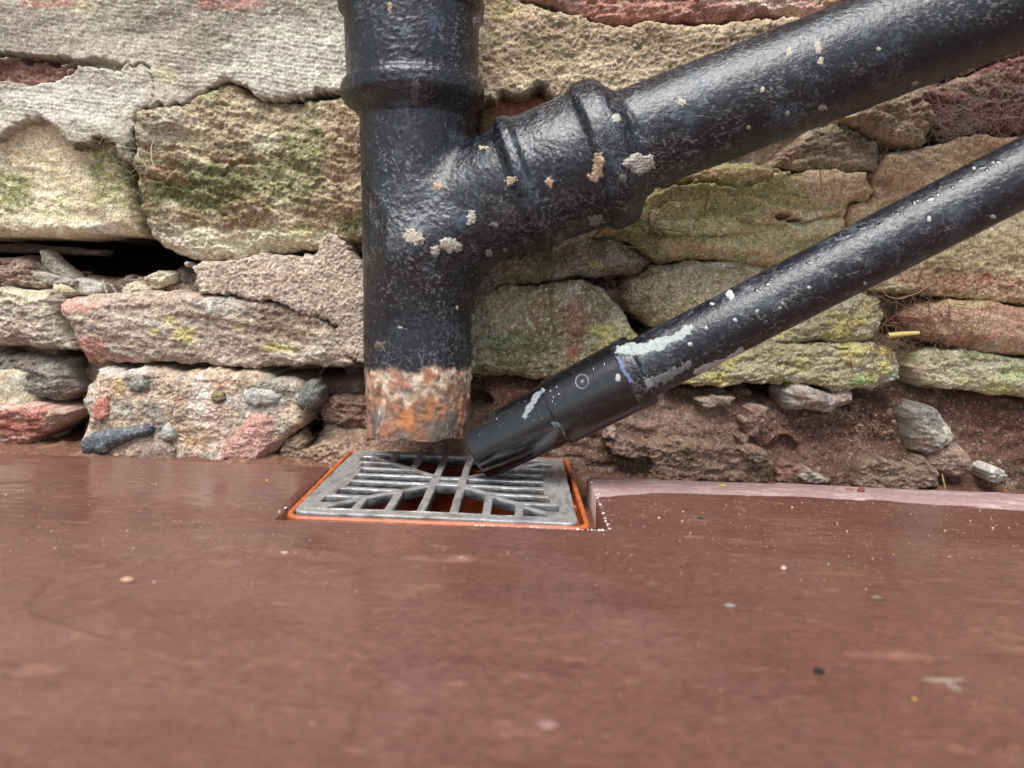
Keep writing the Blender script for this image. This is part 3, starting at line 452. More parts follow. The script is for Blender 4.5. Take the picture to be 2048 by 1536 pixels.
def lines(pts, step_fine, step_coarse, fine):
    """sorted coordinates through all of pts, fine inside the interval"""
    out = []
    for a, b in zip(pts[:-1], pts[1:]):
        m = (a+b)/2; s = step_fine if fine[0] <= m <= fine[1] else step_coarse
        out += list(np.linspace(a, b, max(2, int(math.ceil((b-a)/s))+1))[:-1])
    return np.array(out+[pts[-1]])
def slab():
    e = .0006
    u = lines([-1.2, -.5, NX0-e, NX0, NX1, NX1+e, .5, 1.2], .0012, .02, (-.5, .5)); v = lines([-.8, .12, NY0-e, NY0, SB-e, SB], .0011, .02, (.12, .6))
    U, V = np.meshgrid(u, v); Uf = U.astype(np.float32); Vf = V.astype(np.float32)
    h = .0010*fbm2(Uf*.5, Vf, 9, 3, 501)+.00020*fbm2(Uf*.3, Vf, 45, 3, 502)+.00010*fbm2(Uf*.4, Vf, 160, 3, 503)
    # riven steps: thin layers that end in curved lines
    q = fbm2(Uf*.55, Vf, 4.2, 3, 505)*2.2+Vf*5.5; fr = q-np.floor(q); am = sstep(-.2, .5, fbm2(Uf, Vf, 6, 2, 506))
    h += .0012*am*(sstep(.0, .06, fr)-fr)
    # the long ripple crossing the slab in front of the grate
    for pl, hh, wd in (([(150, 1150), (250, 1143), (330, 1128), (420, 1112), (520, 1106), (640, 1110), (760, 1112), (860, 1116), (1000, 1124)], .0028, .014),
                       ([(980, 1276), (1180, 1270), (1440, 1262), (1680, 1248)], .0008, .007), ([(1830, 1140), (1880, 1165), (1910, 1188), (2048, 1196)], .0016, .006)):
        G = np.array([ground(*p)[:2] for p in pl]); yl = np.interp(U, G[:, 0], G[:, 1]); inr = sstep(G[0, 0]-.03, G[0, 0]+.03, U)*(1-sstep(G[-1, 0]-.03, G[-1, 0]+.03, U))
        dy = V-yl-.0045*fbm2(Uf, Vf, 40, 4, 507, .6); h += hh*inr*(.15+.85*sstep(-.25, .3, fbm2(Uf, Vf*.3, 22, 3, 508)))*(sstep(-.0022, .0022, dy)*np.exp(-np.maximum(dy, 0)/wd))
    # bruised lower edges
    dn = np.minimum.reduce([np.where((V > NY0), np.minimum(np.abs(U-NX0), np.abs(U-NX1)), 1), np.where((U > NX0) & (U < NX1), np.abs(V-NY0), 1), np.abs(V-SB)])
    h -= .0012*(1-sstep(0, .0028, dn+.0008*fbm2(Uf, Vf, 180, 3, 509)))
    ins = (U > NX0+1e-9) & (U < NX1-1e-9) & (V > NY0+1e-9)
    cu = (u[:-1]+u[1:])/2; cv = (v[:-1]+v[1:])/2; CU, CV = np.meshgrid(cu, cv)
    keep = ~((CU > NX0) & (CU < NX1) & (CV > NY0))
    base = lin(114, 77, 67)
    c = np.broadcast_to(base.astype(np.float32), U.shape+(3,)).copy()
    def lay(rgb, m):
        nonlocal c
        c += (np.asarray(rgb, np.float32)-c)*m[..., None]
    lay(lin(128, 92, 82), sstep(-.2, .5, fbm2(Uf*.5, Vf, 7, 4, 511))*.45)
    lay(lin(98, 62, 57), sstep(.0, .6, fbm2(Uf*.35, Vf, 30, 5, 512, .65))*.4)
    lay(lin(152, 116, 92), sstep(.3, .7, fbm2(Uf*.3, Vf, 90, 5, 513, .75))*.42)
    lay(lin(166, 122, 112), sstep(.42, .75, fbm2(Uf*.4, Vf, 90, 5, 514, .7))*.35)
    c *= (1+.10*fbm2(Uf*.6, Vf, 200, 3, 515))[..., None]
    rough = .125+.05*fbm2(Uf*.5, Vf, 24, 4, 516)+.06*fbm2(Uf*.5, Vf, 9, 2, 520)
    # dry sawn strip along the back edge, right of the gully
    wv = np.interp(U, [NX1, .09, .17, .24, .35], [.056, .042, .037, .037, .046])+.004*fbm2(Uf*.5, Vf*0, 22, 3, 517)+.001*fbm2(Uf, Vf, 160, 3, 518)
    dry = (1-sstep(-.0012, .0012, (SB-V)-wv))*(U > NX1-.001)
    lay(lin(170, 138, 134), dry*.95); lay(lin(196, 170, 164), dry*sstep(.05, .5, fbm2(Uf*.3, Vf, 110, 4, 519))*.7)
    rough = rough+(.85-rough)*dry
    c *= np.where(dry > .5, .90, .80)[..., None]
    for (px, py, rx, ry, rgb, a) in ((1890, 1360, 36, 7, (160, 150, 138), .5), (1908, 1374, 9, 9, (160, 150, 138), .45), (1095, 1445, 22, 12, (170, 140, 136), .5), (70, 1345, 60, 14, (140, 100, 90), .4), (1800, 1312, 110, 8, (146, 106, 92), .4)):
        g = ground(px, py); g2 = ground(px+rx, py); g3 = ground(px, py-ry)
        d = ((U-g[0])/(g2[0]-g[0]))**2+((V-g[1])/(g3[1]-g[1]))**2+.9*fbm2(Uf, Vf, 120, 4, int(px), .6); lay(lin(*rgb), sstep(1.1, .5, d)*a)
    # standing film of water along the ripple
    for (px, py, rx, ry) in ((185, 1143, 34, 7), (330, 1128, 60, 8), (400, 1115, 70, 9), (485, 1110, 60, 8), (840, 1118, 50, 8), (1950, 1190, 40, 8), (2040, 1200, 30, 6)):
        g = ground(px, py); g2 = ground(px+rx, py); g3 = ground(px, py-ry)
        d = ((U-g[0])/(g2[0]-g[0]))**2+((V-g[1])/(g3[1]-g[1]))**2+1.0*fbm2(Uf, Vf, 150, 3, int(px)+2, .6); rough = rough+(.05-rough)*sstep(1.1, .6, d)
    P = np.stack([U, V, gz(U)+h], -1)
    o = grid_obj('pavement', P, keep, M_SLAB, None, np.concatenate([np.clip(c, .01, .8), np.clip(rough, .04, 1)[..., None]], -1), skirt=(0, 0, -.028))
    props(o, 'wet red brown sandstone paving slab notched around the drain', None, None, 'structure'); return o
slab_o = slab()

# far ground sheet under everything
V4 = np.array([[-60, -60, -.16], [60, -60, -.16], [60, 60, -.16], [-60, 60, -.16]], float)
props(mesh_obj('ground', V4, np.array([[0, 1, 2, 3]]), M_MUD, None, rgba(np.tile(lin(120, 104, 92), (4, 1)), .95)), kind='structure')

# soil in the strip between slab and wall, with an opening for the gully
def soil():
    u = lines([-1.0, -.5, GX0+.002, GX1-.002, .5, 1.0], .0022, .02, (-.5, .5)); v = lines([.36, GY0+.002, GY1-.002, .66], .0022, .02, (.0, 1))
    U, V = np.meshgrid(u, v); Uf = U.astype(np.float32); Vf = V.astype(np.float32)
    h = -.019+.004*fbm2(Uf, Vf, 26, 4, 531)+.0016*fbm2(Uf, Vf, 160, 3, 532)+.012*sstep(SB+.0, .59, V)
    near = np.maximum(np.abs(U-GX), np.abs(V-GY))-GH; h -= .006*(1-sstep(0, .012, near))
    CU, CV = np.meshgrid((u[:-1]+u[1:])/2, (v[:-1]+v[1:])/2); keep = ~((np.abs(CU-GX) < GH-.002) & (np.abs(CV-GY) < GH-.002))
    c = np.broadcast_to(lin(112, 78, 62).astype(np.float32), U.shape+(3,)).copy()
    m = sstep(.1, .6, fbm2(Uf, Vf, 60, 4, 533))[..., None]; c += (lin(146, 116, 94).astype(np.float32)-c)*m*.7; c *= (1+.3*fbm2(Uf, Vf, 220, 3, 534))[..., None]
    o = grid_obj('soil', np.stack([U, V, gz(U)+h], -1), keep, M_MUD, None, np.concatenate([np.clip(c, .01, .7), np.full(U.shape+(1,), .9)], -1), skirt=(0, 0, -.04))
    props(o, 'brown soil strip between the paving and the wall foot', None, None, 'structure')
soil()

# bank of mud plastered on the wall foot
def bank(name, pts, label, seed, Ytop, Ybot, ytop, ybot, base, layers, spots, extra_h=None, res=.0010):
    poly = poly_wall(pts, .58); lo, hi = poly.min(0)-.01, poly.max(0)+.01
    u = np.arange(lo[0], hi[0], res); v = np.arange(lo[1], hi[1], res); U, V = np.meshgrid(u, v); U = U.astype(np.float32); V = V.astype(np.float32)
    sd = signed_dist(U, V, poly)+.004*fbm2(U, V, 60, 4, seed); zt = at(1000, ytop, .58)[2]; zb = at(1000, ybot, .58)[2]
    s = np.clip((zt+gz(U)*.8-V)/(zt-zb), -.3, 1.3)
    Y = Ytop+(Ybot-Ytop)*s
    h = .005*fbm2(U*.6, V, 16, 3, seed+1)+.0030*(1-np.abs(fbm2(U*.6, V*1.2, 40, 4, seed+2, .55))-.5)+.0013*fbm2(U, V, 130, 4, seed+3, .65)+.0005*fbm2(U, V, 420, 2, seed+4)
    q = V/.011+1.3*fbm2(U, V, 14, 3, seed+5); fr = q-np.floor(q); h += .0042*(sstep(0, .8, fr)*(1-sstep(.84, 1, fr))-.5)*sstep(-.3, .3, fbm2(U, V, 12, 2, seed+6))
    h -= .012*(1-sstep(0, .012, sd))
    if extra_h: h = h+extra_h(U, V)
    c = paint(U, V, .58, base, layers, spots, seed, .26)
    keep = sd > -.0005; keep = keep[:-1, :-1] & keep[1:, :-1] & keep[:-1, 1:] & keep[1:, 1:]
    o = grid_obj(name, np.stack([U, Y-h, V], -1), keep, M_MUD, None, np.concatenate([c, np.full(U.shape+(1,), .92)], -1), skirt=(0, .05, 0))
    props(o, label, None, None, 'structure'); return o
def holes(*L):
    def f(U, V):
        r = 0
        for (px, py, rx, ry, dp) in L:
            u0, _, v0 = at(px, py, .58); k = .58/F; d = ((U-u0)/(rx*k))**2+((V-v0)/(ry*k))**2+.35*fbm2(U, V, 70, 3, int(px)); r = r-dp*sstep(1.15, .6, d)
        return r
    return f
bankR = bank('mud_bank', [(880, 752), (1000, 757), (1090, 764), (1200, 772), (1300, 776), (1420, 780), (1560, 786), (1700, 788), (1800, 776), (1850, 770), (1960, 786), (2230, 800), (2230, 1090), (1500, 1080), (1150, 1060), (880, 1010)], 'brown mud bank along the wall foot right of the iron pipe', 541, .588, .556, 760, 990, lin(106, 77, 60),
      [(lin(134, 105, 84), 18, .1, .3, .7, 2.5), (lin(84, 54, 40), 24, .1, .3, .75, 2), (lin(150, 128, 106), 70, .42, .2, .5)],
      [(1340, 840, 150, 24, lin(150, 120, 104), .8), (1990, 850, 120, 70, lin(110, 70, 54), .8), (1580, 900, 120, 50, lin(114, 72, 58), .7), (1080, 776, 140, 24, lin(112, 68, 54), .8), (1460, 800, 140, 20, lin(120, 92, 74), .6), (1000, 800, 80, 30, lin(108, 70, 56), .7)],
      holes((1540, 788, 46, 16, .05), (1560, 890, 30, 24, .010), (1400, 770, 90, 10, .02), (1545, 950, 10, 30, .012), (1975, 830, 20, 40, .004), (945, 800, 40, 20, .02)))
bankL = bank('mud_bank', [(548, 905), (580, 868), (612, 892), (650, 856), (700, 850), (800, 852), (960, 850), (960, 1010), (548, 1000)], 'brown crumbly mud behind the left corner of the grate', 561, .590, .566, 850, 960, lin(134, 106, 84), [(lin(168, 142, 112), 30, .0, .3, .7), (lin(104, 78, 62), 40, .2, .25, .6)], [(800, 880, 120, 20, lin(112, 74, 60), .8)])
GR = 'mud clods stuck to the mud bank'
def clod(pts, Y, rgb, seed, parent=None, **kw):
    kw = {**dict(R=.003, drop=.004, big=.003, bigf=30, mid=.002, fine=.0012, grit=.0006, edge=.002, edgef=120, mat=M_MUD, depth=.016), **kw}
    rgb = tuple(int(x*.9) for x in rgb); return stone('mud_clod', pts, Y, parent or bankR, lin(*rgb), [(lin(rgb[0]+20, rgb[1]+18, rgb[2]+16), 60, .1, .3, .6), (lin(rgb[0]-26, rgb[1]-28, rgb[2]-26), 80, .3, .25, .5)], seed=seed, **kw)
clod([(1212, 884), (1240, 880), (1290, 884), (1292, 905), (1310, 918), (1270, 916), (1228, 908), (1214, 896)], .553, (142, 112, 90), 571)
clod([(1290, 892), (1330, 884), (1360, 880), (1400, 886), (1440, 882), (1462, 896), (1480, 902), (1500, 898), (1530, 912), (1548, 930), (1540, 968), (1420, 966), (1300, 962), (1310, 930)], .552, (146, 116, 92), 572, big=.005)
clod([(1480, 900), (1500, 892), (1526, 900), (1542, 922), (1520, 928), (1490, 914)], .548, (156, 126, 102), 573, R=.004)
clod([(1494, 862), (1490, 840), (1500, 820), (1520, 812), (1538, 818), (1536, 840), (1522, 852), (1516, 874), (1502, 872)], .556, (150, 116, 100), 574, R=.006)
clod([(1480, 872), (1498, 868), (1496, 900), (1484, 900)], .556, (148, 112, 96), 575)
clod([(1716, 966), (1726, 928), (1760, 916), (1790, 928), (1826, 936), (1850, 916), (1872, 936), (1880, 972), (1800, 984), (1716, 980)], .552, (150, 122, 98), 576)
clod([(1554, 962), (1562, 932), (1580, 924), (1620, 946), (1670, 960), (1650, 980), (1560, 976)], .555, (150, 106, 88), 577)
clod([(1596, 950), (1620, 940), (1656, 964), (1610, 968)], .550, (186, 170, 146), 578)
clod([(1210, 876), (1214, 858), (1230, 856), (1230, 880)], .552, (176, 146, 128), 579)
clod([(556, 912), (570, 880), (600, 866), (612, 884), (606, 905), (590, 926)], .57, (166, 138, 110), 580, parent=bankL)
clod([(590, 930), (600, 905), (640, 888), (676, 894), (700, 912), (690, 944), (600, 944)], .568, (160, 130, 104), 581, parent=bankL)
clod([(1100, 790), (1130, 770), (1190, 776), (1200, 790), (1150, 806)], .572, (128, 92, 76), 582)
clod([(1390, 800), (1430, 790), (1470, 798), (1460, 812), (1410, 816)], .566, (160, 138, 118), 583)
# crumbs of mortar and earth strewn on the bank
def icos():
    t = (1+5**.5)/2; v = np.array([(-1, t, 0), (1, t, 0), (-1, -t, 0), (1, -t, 0), (0, -1, t), (0, 1, t), (0, -1, -t), (0, 1, -t), (t, 0, -1), (t, 0, 1), (-t, 0, -1), (-t, 0, 1)], float)
    f = np.array([(0, 11, 5), (0, 5, 1), (0, 1, 7), (0, 7, 10), (0, 10, 11), (1, 5, 9), (5, 11, 4), (11, 10, 2), (10, 7, 6), (7, 1, 8), (3, 9, 4), (3, 4, 2), (3, 2, 6), (3, 6, 8), (3, 8, 9), (4, 9, 5), (2, 4, 11), (6, 2, 10), (8, 6, 7), (9, 8, 1)])
    return v/np.linalg.norm(v[0]), f
IV, IF = icos()
def scatter(name, pts, sizes, cols, mat, parent, label, seed, flat=.7, rough=.8):
    r = np.random.default_rng(seed); n = len(pts)
    V = IV[None]*(1+.3*r.normal(size=(n, 12, 1)).clip(-1, 1))*np.asarray(sizes)[:, None, None]*r.uniform(.6, 1.2, (n, 1, 3)); V[:, :, 2] *= flat
    V = (V+np.asarray(pts)[:, None]).reshape(-1, 3); f = (IF[None]+12*np.arange(n)[:, None, None]).reshape(-1, 3)
    o = mesh_obj(name, V, f, mat, parent, rgba(np.repeat(np.asarray(cols), 12, 0), rough), smooth=False)
    return props(o, label, None, None, 'stuff')
def bvh_of(objs):
    VV = []; FF = []; n = 0
    for o in objs:
        me = o.data; a = np.empty(len(me.vertices)*3, np.float32); me.vertices.foreach_get('co', a); a = a.reshape(-1, 3)
        VV.append(a)
        for p in me.polygons: FF.append([x+n for x in p.vertices])
        n += len(a)
    return BVHTree.FromPolygons([tuple(map(float, p)) for p in np.concatenate(VV)], FF)
bvR = bvh_of([bankR])
def hit(bv, px, py):
    d = Vector(ray(px, py)).normalized(); return bv.ray_cast(Vector((0, 0, CAMH)), d)
pp = []; ss = []; cc = []
r_ = np.random.default_rng(3)
for i in range(900):
    if i < 350: px, py = r_.normal(1700, 60), r_.normal(845, 26)
    else: px, py = r_.uniform(940, 2040), 760+r_.beta(1.3, 1.3)*210
    loc, nrm, _, _ = hit(bvR, px, py)
    if loc is None: continue
    s = r_.uniform(.0004, .0012)*(2.0 if i < 350 and r_.random() < .25 else 1); pp.append(loc+nrm*s*.3); ss.append(s)
    cc.append(lin(*[(140, 110, 92), (112, 82, 66), (166, 142, 120), (130, 98, 80)][r_.integers(4)]))
scatter('crumbs', pp, ss, cc, M_MUD, None, 'loose crumbs of earth and mortar on the mud bank', 5, 1.0)

# stones sitting in the mud
def rock(name, label, pts, Y, base, layers, spots, seed, group=None, cat='rock', **kw):
    t = thing(name, label, cat, group=group)
    kw = {**dict(R=.009, drop=.016, big=.004, bigf=30, mid=.003, fine=.0012, grit=.0005, edge=.0014, depth=.02), **kw}
    o = stone(name, pts, Y, None, base, layers, spots, seed=seed, **kw)
    bpy.data.objects.remove(t); o.name = name; props(o, label, cat, 'rocks embedded in the mud bank'); return o
def facet(seed, amt=.007, f=32):
    def g(U, V, sd, h, c):
        r = np.random.default_rng(seed); m = np.full(U.shape, 1e9, np.float32); cu, cv = U[sd > 0].mean(), V[sd > 0].mean()
        for i in range(7):
            a = r.uniform(0, 6.28); s = r.uniform(.15, .6); m = np.minimum(m, .004-((U-cu)*math.cos(a)+(V-cv)*math.sin(a))*s+r.uniform(-.001, .002))
        return h+m*amt/.004*.7, c
    return g
rock('rock', 'grey angular rock with a pale chipped face in the mud', [(1838, 880), (1834, 850), (1838, 826), (1852, 812), (1876, 816), (1900, 836), (1914, 858), (1920, 876), (1908, 892), (1886, 908), (1862, 912), (1846, 906)], .553, lin(160, 150, 134), [(lin(118, 116, 110), 50, .15, .2, .7), (lin(190, 182, 166), 90, .2, .2, .5)], [(1850, 890, 26, 26, lin(158, 128, 106), .8), (1898, 864, 20, 12, lin(226, 216, 190), .95), (1862, 832, 22, 14, lin(132, 130, 124), .6)], 601, extra=facet(4, .006))
rock('rock', 'flat brown rock below the grey angular rock', [(1862, 930), (1880, 906), (1910, 890), (1940, 900), (1953, 924), (1948, 950), (1920, 958), (1880, 950)], .551, lin(142, 112, 94), [(lin(164, 136, 114), 50, .1, .3, .6)], [(1905, 930, 16, 12, lin(100, 84, 70), .7)], 602, R=.007, mid=.002, tilt=(0, -.2))
rock('rock', 'grey white rock wedged under the flat lichen covered stone', [(1578, 786), (1592, 772), (1640, 780), (1672, 792), (1706, 782), (1724, 792), (1718, 812), (1690, 818), (1660, 828), (1620, 822), (1590, 824), (1580, 810)], .556, lin(168, 154, 140), [(lin(122, 120, 114), 50, .1, .25, .6), (lin(206, 196, 184), 120, .3, .2, .6), (BROWN, 60, .3, .2, .6)], [(1700, 802, 20, 10, lin(170, 140, 122), .6)], 603, extra=facet(7, .004))
rock('rock', 'small white speckled stone at the right end of the mud bank', [(1984, 958), (1982, 944), (1994, 938), (2012, 942), (2016, 956), (2004, 966), (1990, 966)], .547, lin(206, 198, 186), [(lin(120, 112, 104), 220, .1, .2, .8)], [], 604, R=.004, drop=.006, big=.002)

# ------------------------------------------------------------------ gully: orange plastic hopper
def rrect(hw, hh, r, n=6):
    pts = []
    for cx, cy, a0 in ((hw-r, hh-r, 0), (-hw+r, hh-r, 90), (-hw+r, -hh+r, 180), (hw-r, -hh+r, 270)):
        for i in range(n+1):
            a = math.radians(a0+90*i/n); pts.append((cx+r*math.cos(a), cy+r*math.sin(a)))
    return np.array(pts)
gully = thing('drain_gully', 'orange plastic drain gully set in the notch of the paving', 'drain')
def ring_loft(name, rings, mat, parent, rgb, rough, smooth=False, cap=False, seed=0):
    """rings: list of (outline (n,2), z)"""
    n = len(rings[0][0]); V = []
    for o_, z in rings:
        V += [(GX+p[0], GY+p[1], gz(GX+p[0])+z) for p in o_]
    f = []
    for k in range(len(rings)-1):
        for i in range(n):
            j = (i+1) % n; f.append((k*n+i, k*n+j, (k+1)*n+j, (k+1)*n+i))
    V = np.array(V)
    fs = [np.array(f)]
    c = np.tile(np.asarray(rgb), (len(V), 1))*(1+.1*np.random.default_rng(seed).normal(size=(len(V), 1)))
    if cap:
        b = (len(rings)-1)*n; V = np.vstack([V, V[b:].mean(0)]); c = np.vstack([c, c[-1:]])
        fs.append(np.array([(b+i, b+(i+1) % n, len(V)-1) for i in range(n)]))
    return mesh_obj(name, V, fs, mat, parent, rgba(np.clip(c, .005, .8), rough), smooth)
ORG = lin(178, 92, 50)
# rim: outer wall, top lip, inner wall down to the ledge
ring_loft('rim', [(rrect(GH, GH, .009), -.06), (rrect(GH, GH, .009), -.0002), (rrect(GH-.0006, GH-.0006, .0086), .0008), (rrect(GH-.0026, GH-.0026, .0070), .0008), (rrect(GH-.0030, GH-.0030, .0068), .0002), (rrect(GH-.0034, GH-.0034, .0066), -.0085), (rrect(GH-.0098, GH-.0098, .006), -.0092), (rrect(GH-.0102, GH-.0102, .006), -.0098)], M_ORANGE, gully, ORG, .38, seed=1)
ring_loft('basin', [(rrect(GH-.0102, GH-.0102, .006), -.0098), (rrect(GH-.013, GH-.013, .008), -.055), (rrect(GH-.03, GH-.03, .03), -.092), (rrect(.05, .05, .05), -.098)], M_ORANGE, gully, lin(116, 46, 24), .3, seed=2)  # same orange plastic, wet, its colour darkened to stand in for shade below the grate
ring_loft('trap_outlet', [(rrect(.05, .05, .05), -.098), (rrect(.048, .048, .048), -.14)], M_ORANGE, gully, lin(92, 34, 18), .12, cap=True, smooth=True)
for sx, yy in ((1, -.03), (1, .052)):     # small lugs on the inside of the rim
    bx = np.array([(a, b, c_) for a in (GH-.0095, GH-.0036) for b in (yy-.003, yy+.003) for c_ in (-.0088, -.0032)])
    V = np.array([(GX+p[0], GY+p[1], gz(GX+p[0])+p[2]) for p in bx])
    mesh_obj('lug', V, np.array([(0, 1, 3, 2), (4, 6, 7, 5), (0, 4, 5, 1), (2, 3, 7, 6), (0, 2, 6, 4), (1, 5, 7, 3)]), M_ORANGE, gully, rgba(np.tile(ORG, (8, 1)), .4), False)

# ------------------------------------------------------------------ grate: cast frame with bars in a union pattern
def clip(poly, a, b, c):     # keep a x + b y <= c
    out = []
    for i in range(len(poly)):
        p, q = poly[i], poly[(i+1) % len(poly)]; dp = a*p[0]+b*p[1]-c; dq = a*q[0]+b*q[1]-c
        if dp <= 0: out.append(p)
        if dp*dq < 0:
            t = dp/(dp-dq); out.append((p[0]+(q[0]-p[0])*t, p[1]+(q[1]-p[1])*t))
    return out
def grate():
    hw = .0782; s = hw/75*1000/1000; mm = .001*hw/.075
    holes_ = [[(-5.9, -4.6), (5.9, -4.6), (5.9, 4.6), (-5.9, 4.6)]]
    dg = 3.0
    for row in (-3, -2, -1, 0, 1, 2, 3):
        y0 = row*16.6; lim = 59 if abs(row) <= 1 else (62 if abs(row) == 2 else 66)
        for sgn in (-1, 1):
            p = [(-lim, y0-6.3), (-11.0, y0-6.3), (-11.0, y0+6.3), (-lim, y0+6.3)]
            p = clip(p, 1, 1, -dg); p = clip(p, 1, -1, -dg) if len(p) > 2 else p
            if len(p) > 2: holes_.append([(sgn*x, y) for x, y in p][::sgn])
            x0 = row*17.6; limy = 66
            p = [(x0-6.5, -limy), (x0+6.5, -limy), (x0+6.5, -9.6), (x0-6.5, -9.6)]
            p = clip(p, 1, 1, -dg); p = clip(p, -1, 1, -dg) if len(p) > 2 else p
            if len(p) > 2: holes_.append([(x, sgn*-1*y*-1) if sgn > 0 else (x, -y) for x, y in p])
    cu = bpy.data.curves.new('g', 'CURVE'); cu.dimensions = '2D'; cu.fill_mode = 'BOTH'; cu.extrude = .0026; cu.bevel_depth = .0007; cu.bevel_resolution = 1; cu.offset = -.0007
    def add(pts):
        sp = cu.splines.new('POLY'); sp.points.add(len(pts)-1); sp.use_cyclic_u = True
        for q, p in zip(sp.points, pts): q.co = (p[0], p[1], 0, 1)
    add([tuple(p) for p in rrect(hw, hw, .006)])
    for h_ in holes_:
        a = np.array(h_)*mm; nrm = []
        area = .5*sum(a[i][0]*a[(i+1) % len(a)][1]-a[(i+1) % len(a)][0]*a[i][1] for i in range(len(a)))
        if abs(area) < 8e-6: continue
        r = .0011; out = []
        for i in range(len(a)):        # round the corners of each slot
            p0, p1, p2 = a[i-1], a[i], a[(i+1) % len(a)]; d0 = (p0-p1)/np.linalg.norm(p0-p1); d2 = (p2-p1)/np.linalg.norm(p2-p1)
            rr = min(r, .4*np.linalg.norm(p0-p1), .4*np.linalg.norm(p2-p1)); A, B = p1+d0*rr, p1+d2*rr
            for t in (0, .5, 1): out.append((1-t)**2*A+2*t*(1-t)*p1+t*t*B)
        add(out)
    tmp = bpy.data.objects.new('tmp_g', cu); COL.objects.link(tmp)
    dgp = bpy.context.evaluated_depsgraph_get(); me = bpy.data.meshes.new_from_object(tmp.evaluated_get(dgp)); bpy.data.objects.remove(tmp)
    bm = bmesh.new(); bm.from_mesh(me); bmesh.ops.triangulate(bm, faces=bm.faces[:])
    for _ in range(5):
        es = [e for e in bm.edges if e.calc_length() > .006]
        if not es: break
        bmesh.ops.subdivide_edges(bm, edges=es, cuts=1); bmesh.ops.triangulate(bm, faces=[f for f in bm.faces if len(f.verts) > 3])
    bm.normal_update()
    V = np.array([v.co[:] for v in bm.verts]); Fc = np.array([[v.index for v in f.verts] for f in bm.faces]); bm.free(); bpy.data.meshes.remove(me)
    V[:, :2] += .0004*np.stack([fbm3(V, 70, 3, 74), fbm3(V, 70, 3, 75)], 1); V[:, 2] += .00035*fbm3(V, 60, 3, 71); V[:, 2] += np.where(V[:, 2] > 0, .0, 0)
    a = math.radians(-.7); R2 = np.array([[math.cos(a), -math.sin(a)], [math.sin(a), math.cos(a)]]); xy = V[:, :2]@R2.T+np.array([GX-.0006, GY-.0004])
    W = np.column_stack([xy, gz(xy[:, 0])+V[:, 2]-.0012])
    n = fbm3(V, 45, 4, 72); n2 = fbm3(V*np.array([1, .3, 1]), 260, 3, 73, .7)
    c = np.tile(lin(188, 186, 183), (len(V), 1)); c += (lin(96, 93, 90)-c)*(sstep(-.1, .5, n2)*.65)[:, None]; c += (lin(120, 102, 82)-c)*(sstep(.3, .7, n)*.7)[:, None]
    rough = .34+.16*n2+.1*n
    side = sstep(.0020, .0008, V[:, 2]); c += (lin(66, 65, 64)-c)*side[:, None]; rough = rough+(.6-rough)*side  # dull rough cast sides, darkened further in the colour to imitate shade inside the slots
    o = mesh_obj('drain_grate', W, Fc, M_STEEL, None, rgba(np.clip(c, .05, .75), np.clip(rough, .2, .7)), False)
    return props(o, 'square cast metal grate of slots in a crossed pattern over the orange gully', 'grate')
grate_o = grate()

# ------------------------------------------------------------------ iron pipe
PY = .53
PX = at(831.5, 560, PY)[0]+.0006
def zof(py): return at(832, py, PY)[2]
AX_A = at(835, 454, PY); AX_B = at(1720, 113, .512); BD = (AX_B-AX_A)/np.linalg.norm(AX_B-AX_A)
def t_of_px(px):
    lo, hi = -.1, 1.2
    for _ in range(50):
        m = (lo+hi)/2
        if project(AX_A+BD*m)[0] < px: lo = m
        else: hi = m
    return lo
R0 = .0374
ZB, ZT = at(832, 884, PY-R0)[2], zof(150)
T1 = t_of_px(1058); T2 = t_of_px(1220)
def sdf(P, noise=True):
    x, y, z = P[..., 0], P[..., 1], P[..., 2]
    rv = np.sqrt((x-PX)**2+(y-PY)**2)
    d1 = rv-(R0-.0012*sstep(zof(760), zof(380), z))
    q0, q1, q2 = x-AX_A[0], y-AX_A[1], z-AX_A[2]; t = q0*BD[0]+q1*BD[1]+q2*BD[2]
    rb = np.sqrt(np.maximum(0, q0*q0+q1*q1+q2*q2-t*t))
    d2 = np.maximum(rb-(.0380+.0050*sstep(.03, T1, t)), -t-.01)
    d2 = np.maximum(d2, t-(T1+.02))
    up = q2-t*BD[2]
    k = .010+.030*sstep(.01, -.02, up)
    h = np.clip(.5+.5*(d2-d1)/k, 0, 1); d = d2*(1-h)+d1*h-k*h*(1-h)
    d = np.maximum(d, z-ZT)
    th = np.arctan2(y-PY, x-PX)
    zb = ZB-.002+.0016*np.sin(th*3+1.0)+.0012*np.sin(th*7+.4)+.0034*np.exp(-((th+1.0)/.30)**2)+.0005*np.sin(th*13)
    d = np.maximum(d, zb-z)
    inner = np.maximum(rv-.0315, z-(ZB+.07)); return np.maximum(d, -inner)
